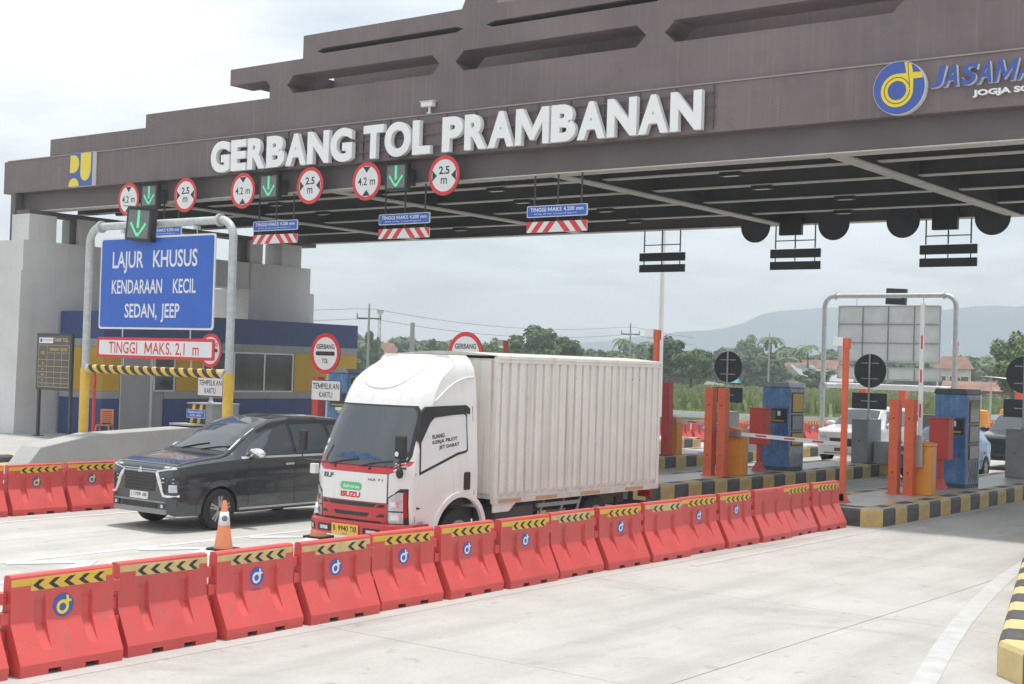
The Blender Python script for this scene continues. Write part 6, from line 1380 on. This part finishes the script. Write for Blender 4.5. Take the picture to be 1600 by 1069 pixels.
t = thing('lamp_post', 'tall white lamp post seen below the gate behind the red sensor pole', 'lamp post', (*pol(31.0, 58), 0)); MB().cyl((0, 0, 0), (0, 0, 10.5), .13, .08, 14).build('shaft', 'white_paint', t, smooth='auto'); MB().box(-.2, .2, -.2, .2, 0, .03).build('base_plate', 'galvanised', t); MB().tube([(0, 0, 10.4), (.5, .4, 10.9), (1.4, 1.1, 11.1)], .05, 8).build('arm', 'white_paint', t); MB().box(1.2, 1.9, .95, 1.25, 11.05, 11.2).build('lamp_head', 'cabinet_grey', t)
# far furniture right of the gate
for k, (x, y, lb) in enumerate(((-21.9, 52.0, 'tall orange-red post behind the white car, left one'), (-20.4, 52.3, 'tall orange-red post behind the white car, right one'), (-18.9, 62.0, 'tall orange-red post above the far barriers, left of its pair'), (-18.3, 62.3, 'tall orange-red post above the far barriers, right of its pair'))):
    t = thing('guard_post', lb, 'post', (x, y, 0), 0, 'far orange-red posts'); MB().box(-.14, .14, -.14, .14, 0, 2.5).build('shaft', 'orange_post', t); MB().box(-.2, .2, -.2, .2, 0, .03).build('base_plate', 'orange_post', t)
sensor_pole(-21.2, 60.5, 4.3, 'thin red sensor pole standing above the bare blue machine', 0, -1)
for x, y, lb in ((-17.4, 52.5, 'orange drum behind the red control box, right island'), (-17.7, 56.5, 'orange drum right of the bare blue machine')):
    t = thing('safety_drum', lb, 'drum', (x, y, 0), 0, 'orange safety drums'); MB().lathe([(.32, 0), (.33, .9), (.27, 1.5), (.25, 1.62), (.10, 1.66)], 18).build('drum', 'orange_cab', t, smooth='auto'); MB().lathe([(.40, 0), (.40, .05)], 18).build('base', 'rubber', t)
t = thing('awning', 'white curved awning on posts above the far barriers', 'awning', (-20.0, 64.5, 0)); g = MB(); g.grid([[(-1.5+3*j/10, y, 2.95-.35*(j/10)**2) for j in range(11)] for y in (-.9, .9)]); g.grid([[(-1.5+3*j/10, y, 2.90-.35*(j/10)**2) for j in range(11)] for y in (-.9, .9)]); g.build('roof', 'wall_white', t); [MB().cyl((x, y, 0), (x, y, 2.75), .05, n=8).build('post', 'galvanised', t) for x in (-1.2, .8) for y in (-.7, .7)]
t = thing('kerb_block', 'yellow and black striped concrete block left of the far portal post', 'concrete block', (-21.6, 57.5, 0)); MB().box(-.8, 0, -.5, .5, 0, 1.25).build('yellow_half', 'kerb_cream', t); MB().box(.002, .8, -.5, .5, 0, 1.25).build('black_half', 'kerb_black', t)
# ================================================================== mountain and haze
DM = 1250; SCM = .56; pr = [(50, 10), (44, 22), (38, 34), (34, 52), (31.5, 62), (29, 74), (27.9, 84), (27.4, 98), (26.6, 108), (24, 114), (20, 119), (16, 124), (10, 112), (2, 80), (-8, 30)]
rows = []; rg = random.Random(11)
for j in range(9):
    d = DM-280+j*60; row_ = []
    for i in range(90):
        b = 52-62*i/89; hh = SCM*interp(-b, sorted([(-q, w) for q, w in pr])); u = min(1, (j/5))**1.1
        row_.append((*pol(b, d), GZ-2+(hh+rg.uniform(-1.2, 1.2)*1.2)*u+2*math.sin(i*.7+j)*u*.6 if j < 6 else GZ-2+hh*max(0, 1-(j-5)*.3)))
    rows.append(row_)
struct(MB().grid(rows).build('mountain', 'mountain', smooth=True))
hz = MB().box(-1560, 860, -360, 1560, -4, 84).build('haze', 'field'); hz.data.materials.clear()
hm = bpy.data.materials.new('haze_air'); hm.use_nodes = True; t_ = hm.node_tree; t_.nodes.clear(); oo = nn(t_, 'ShaderNodeOutputMaterial'); pv = nn(t_, 'ShaderNodeVolumePrincipled')
pv.inputs['Color'].default_value = (.87, .95, 1.0, 1); pv.inputs['Density'].default_value = .0010; pv.inputs['Anisotropy'].default_value = .1; t_.links.new(pv.outputs[0], oo.inputs['Volume'])
hz.data.materials.append(hm); tag(hz, 'pale haze filling the air over the plaza and fields', 'haze', kind='stuff')
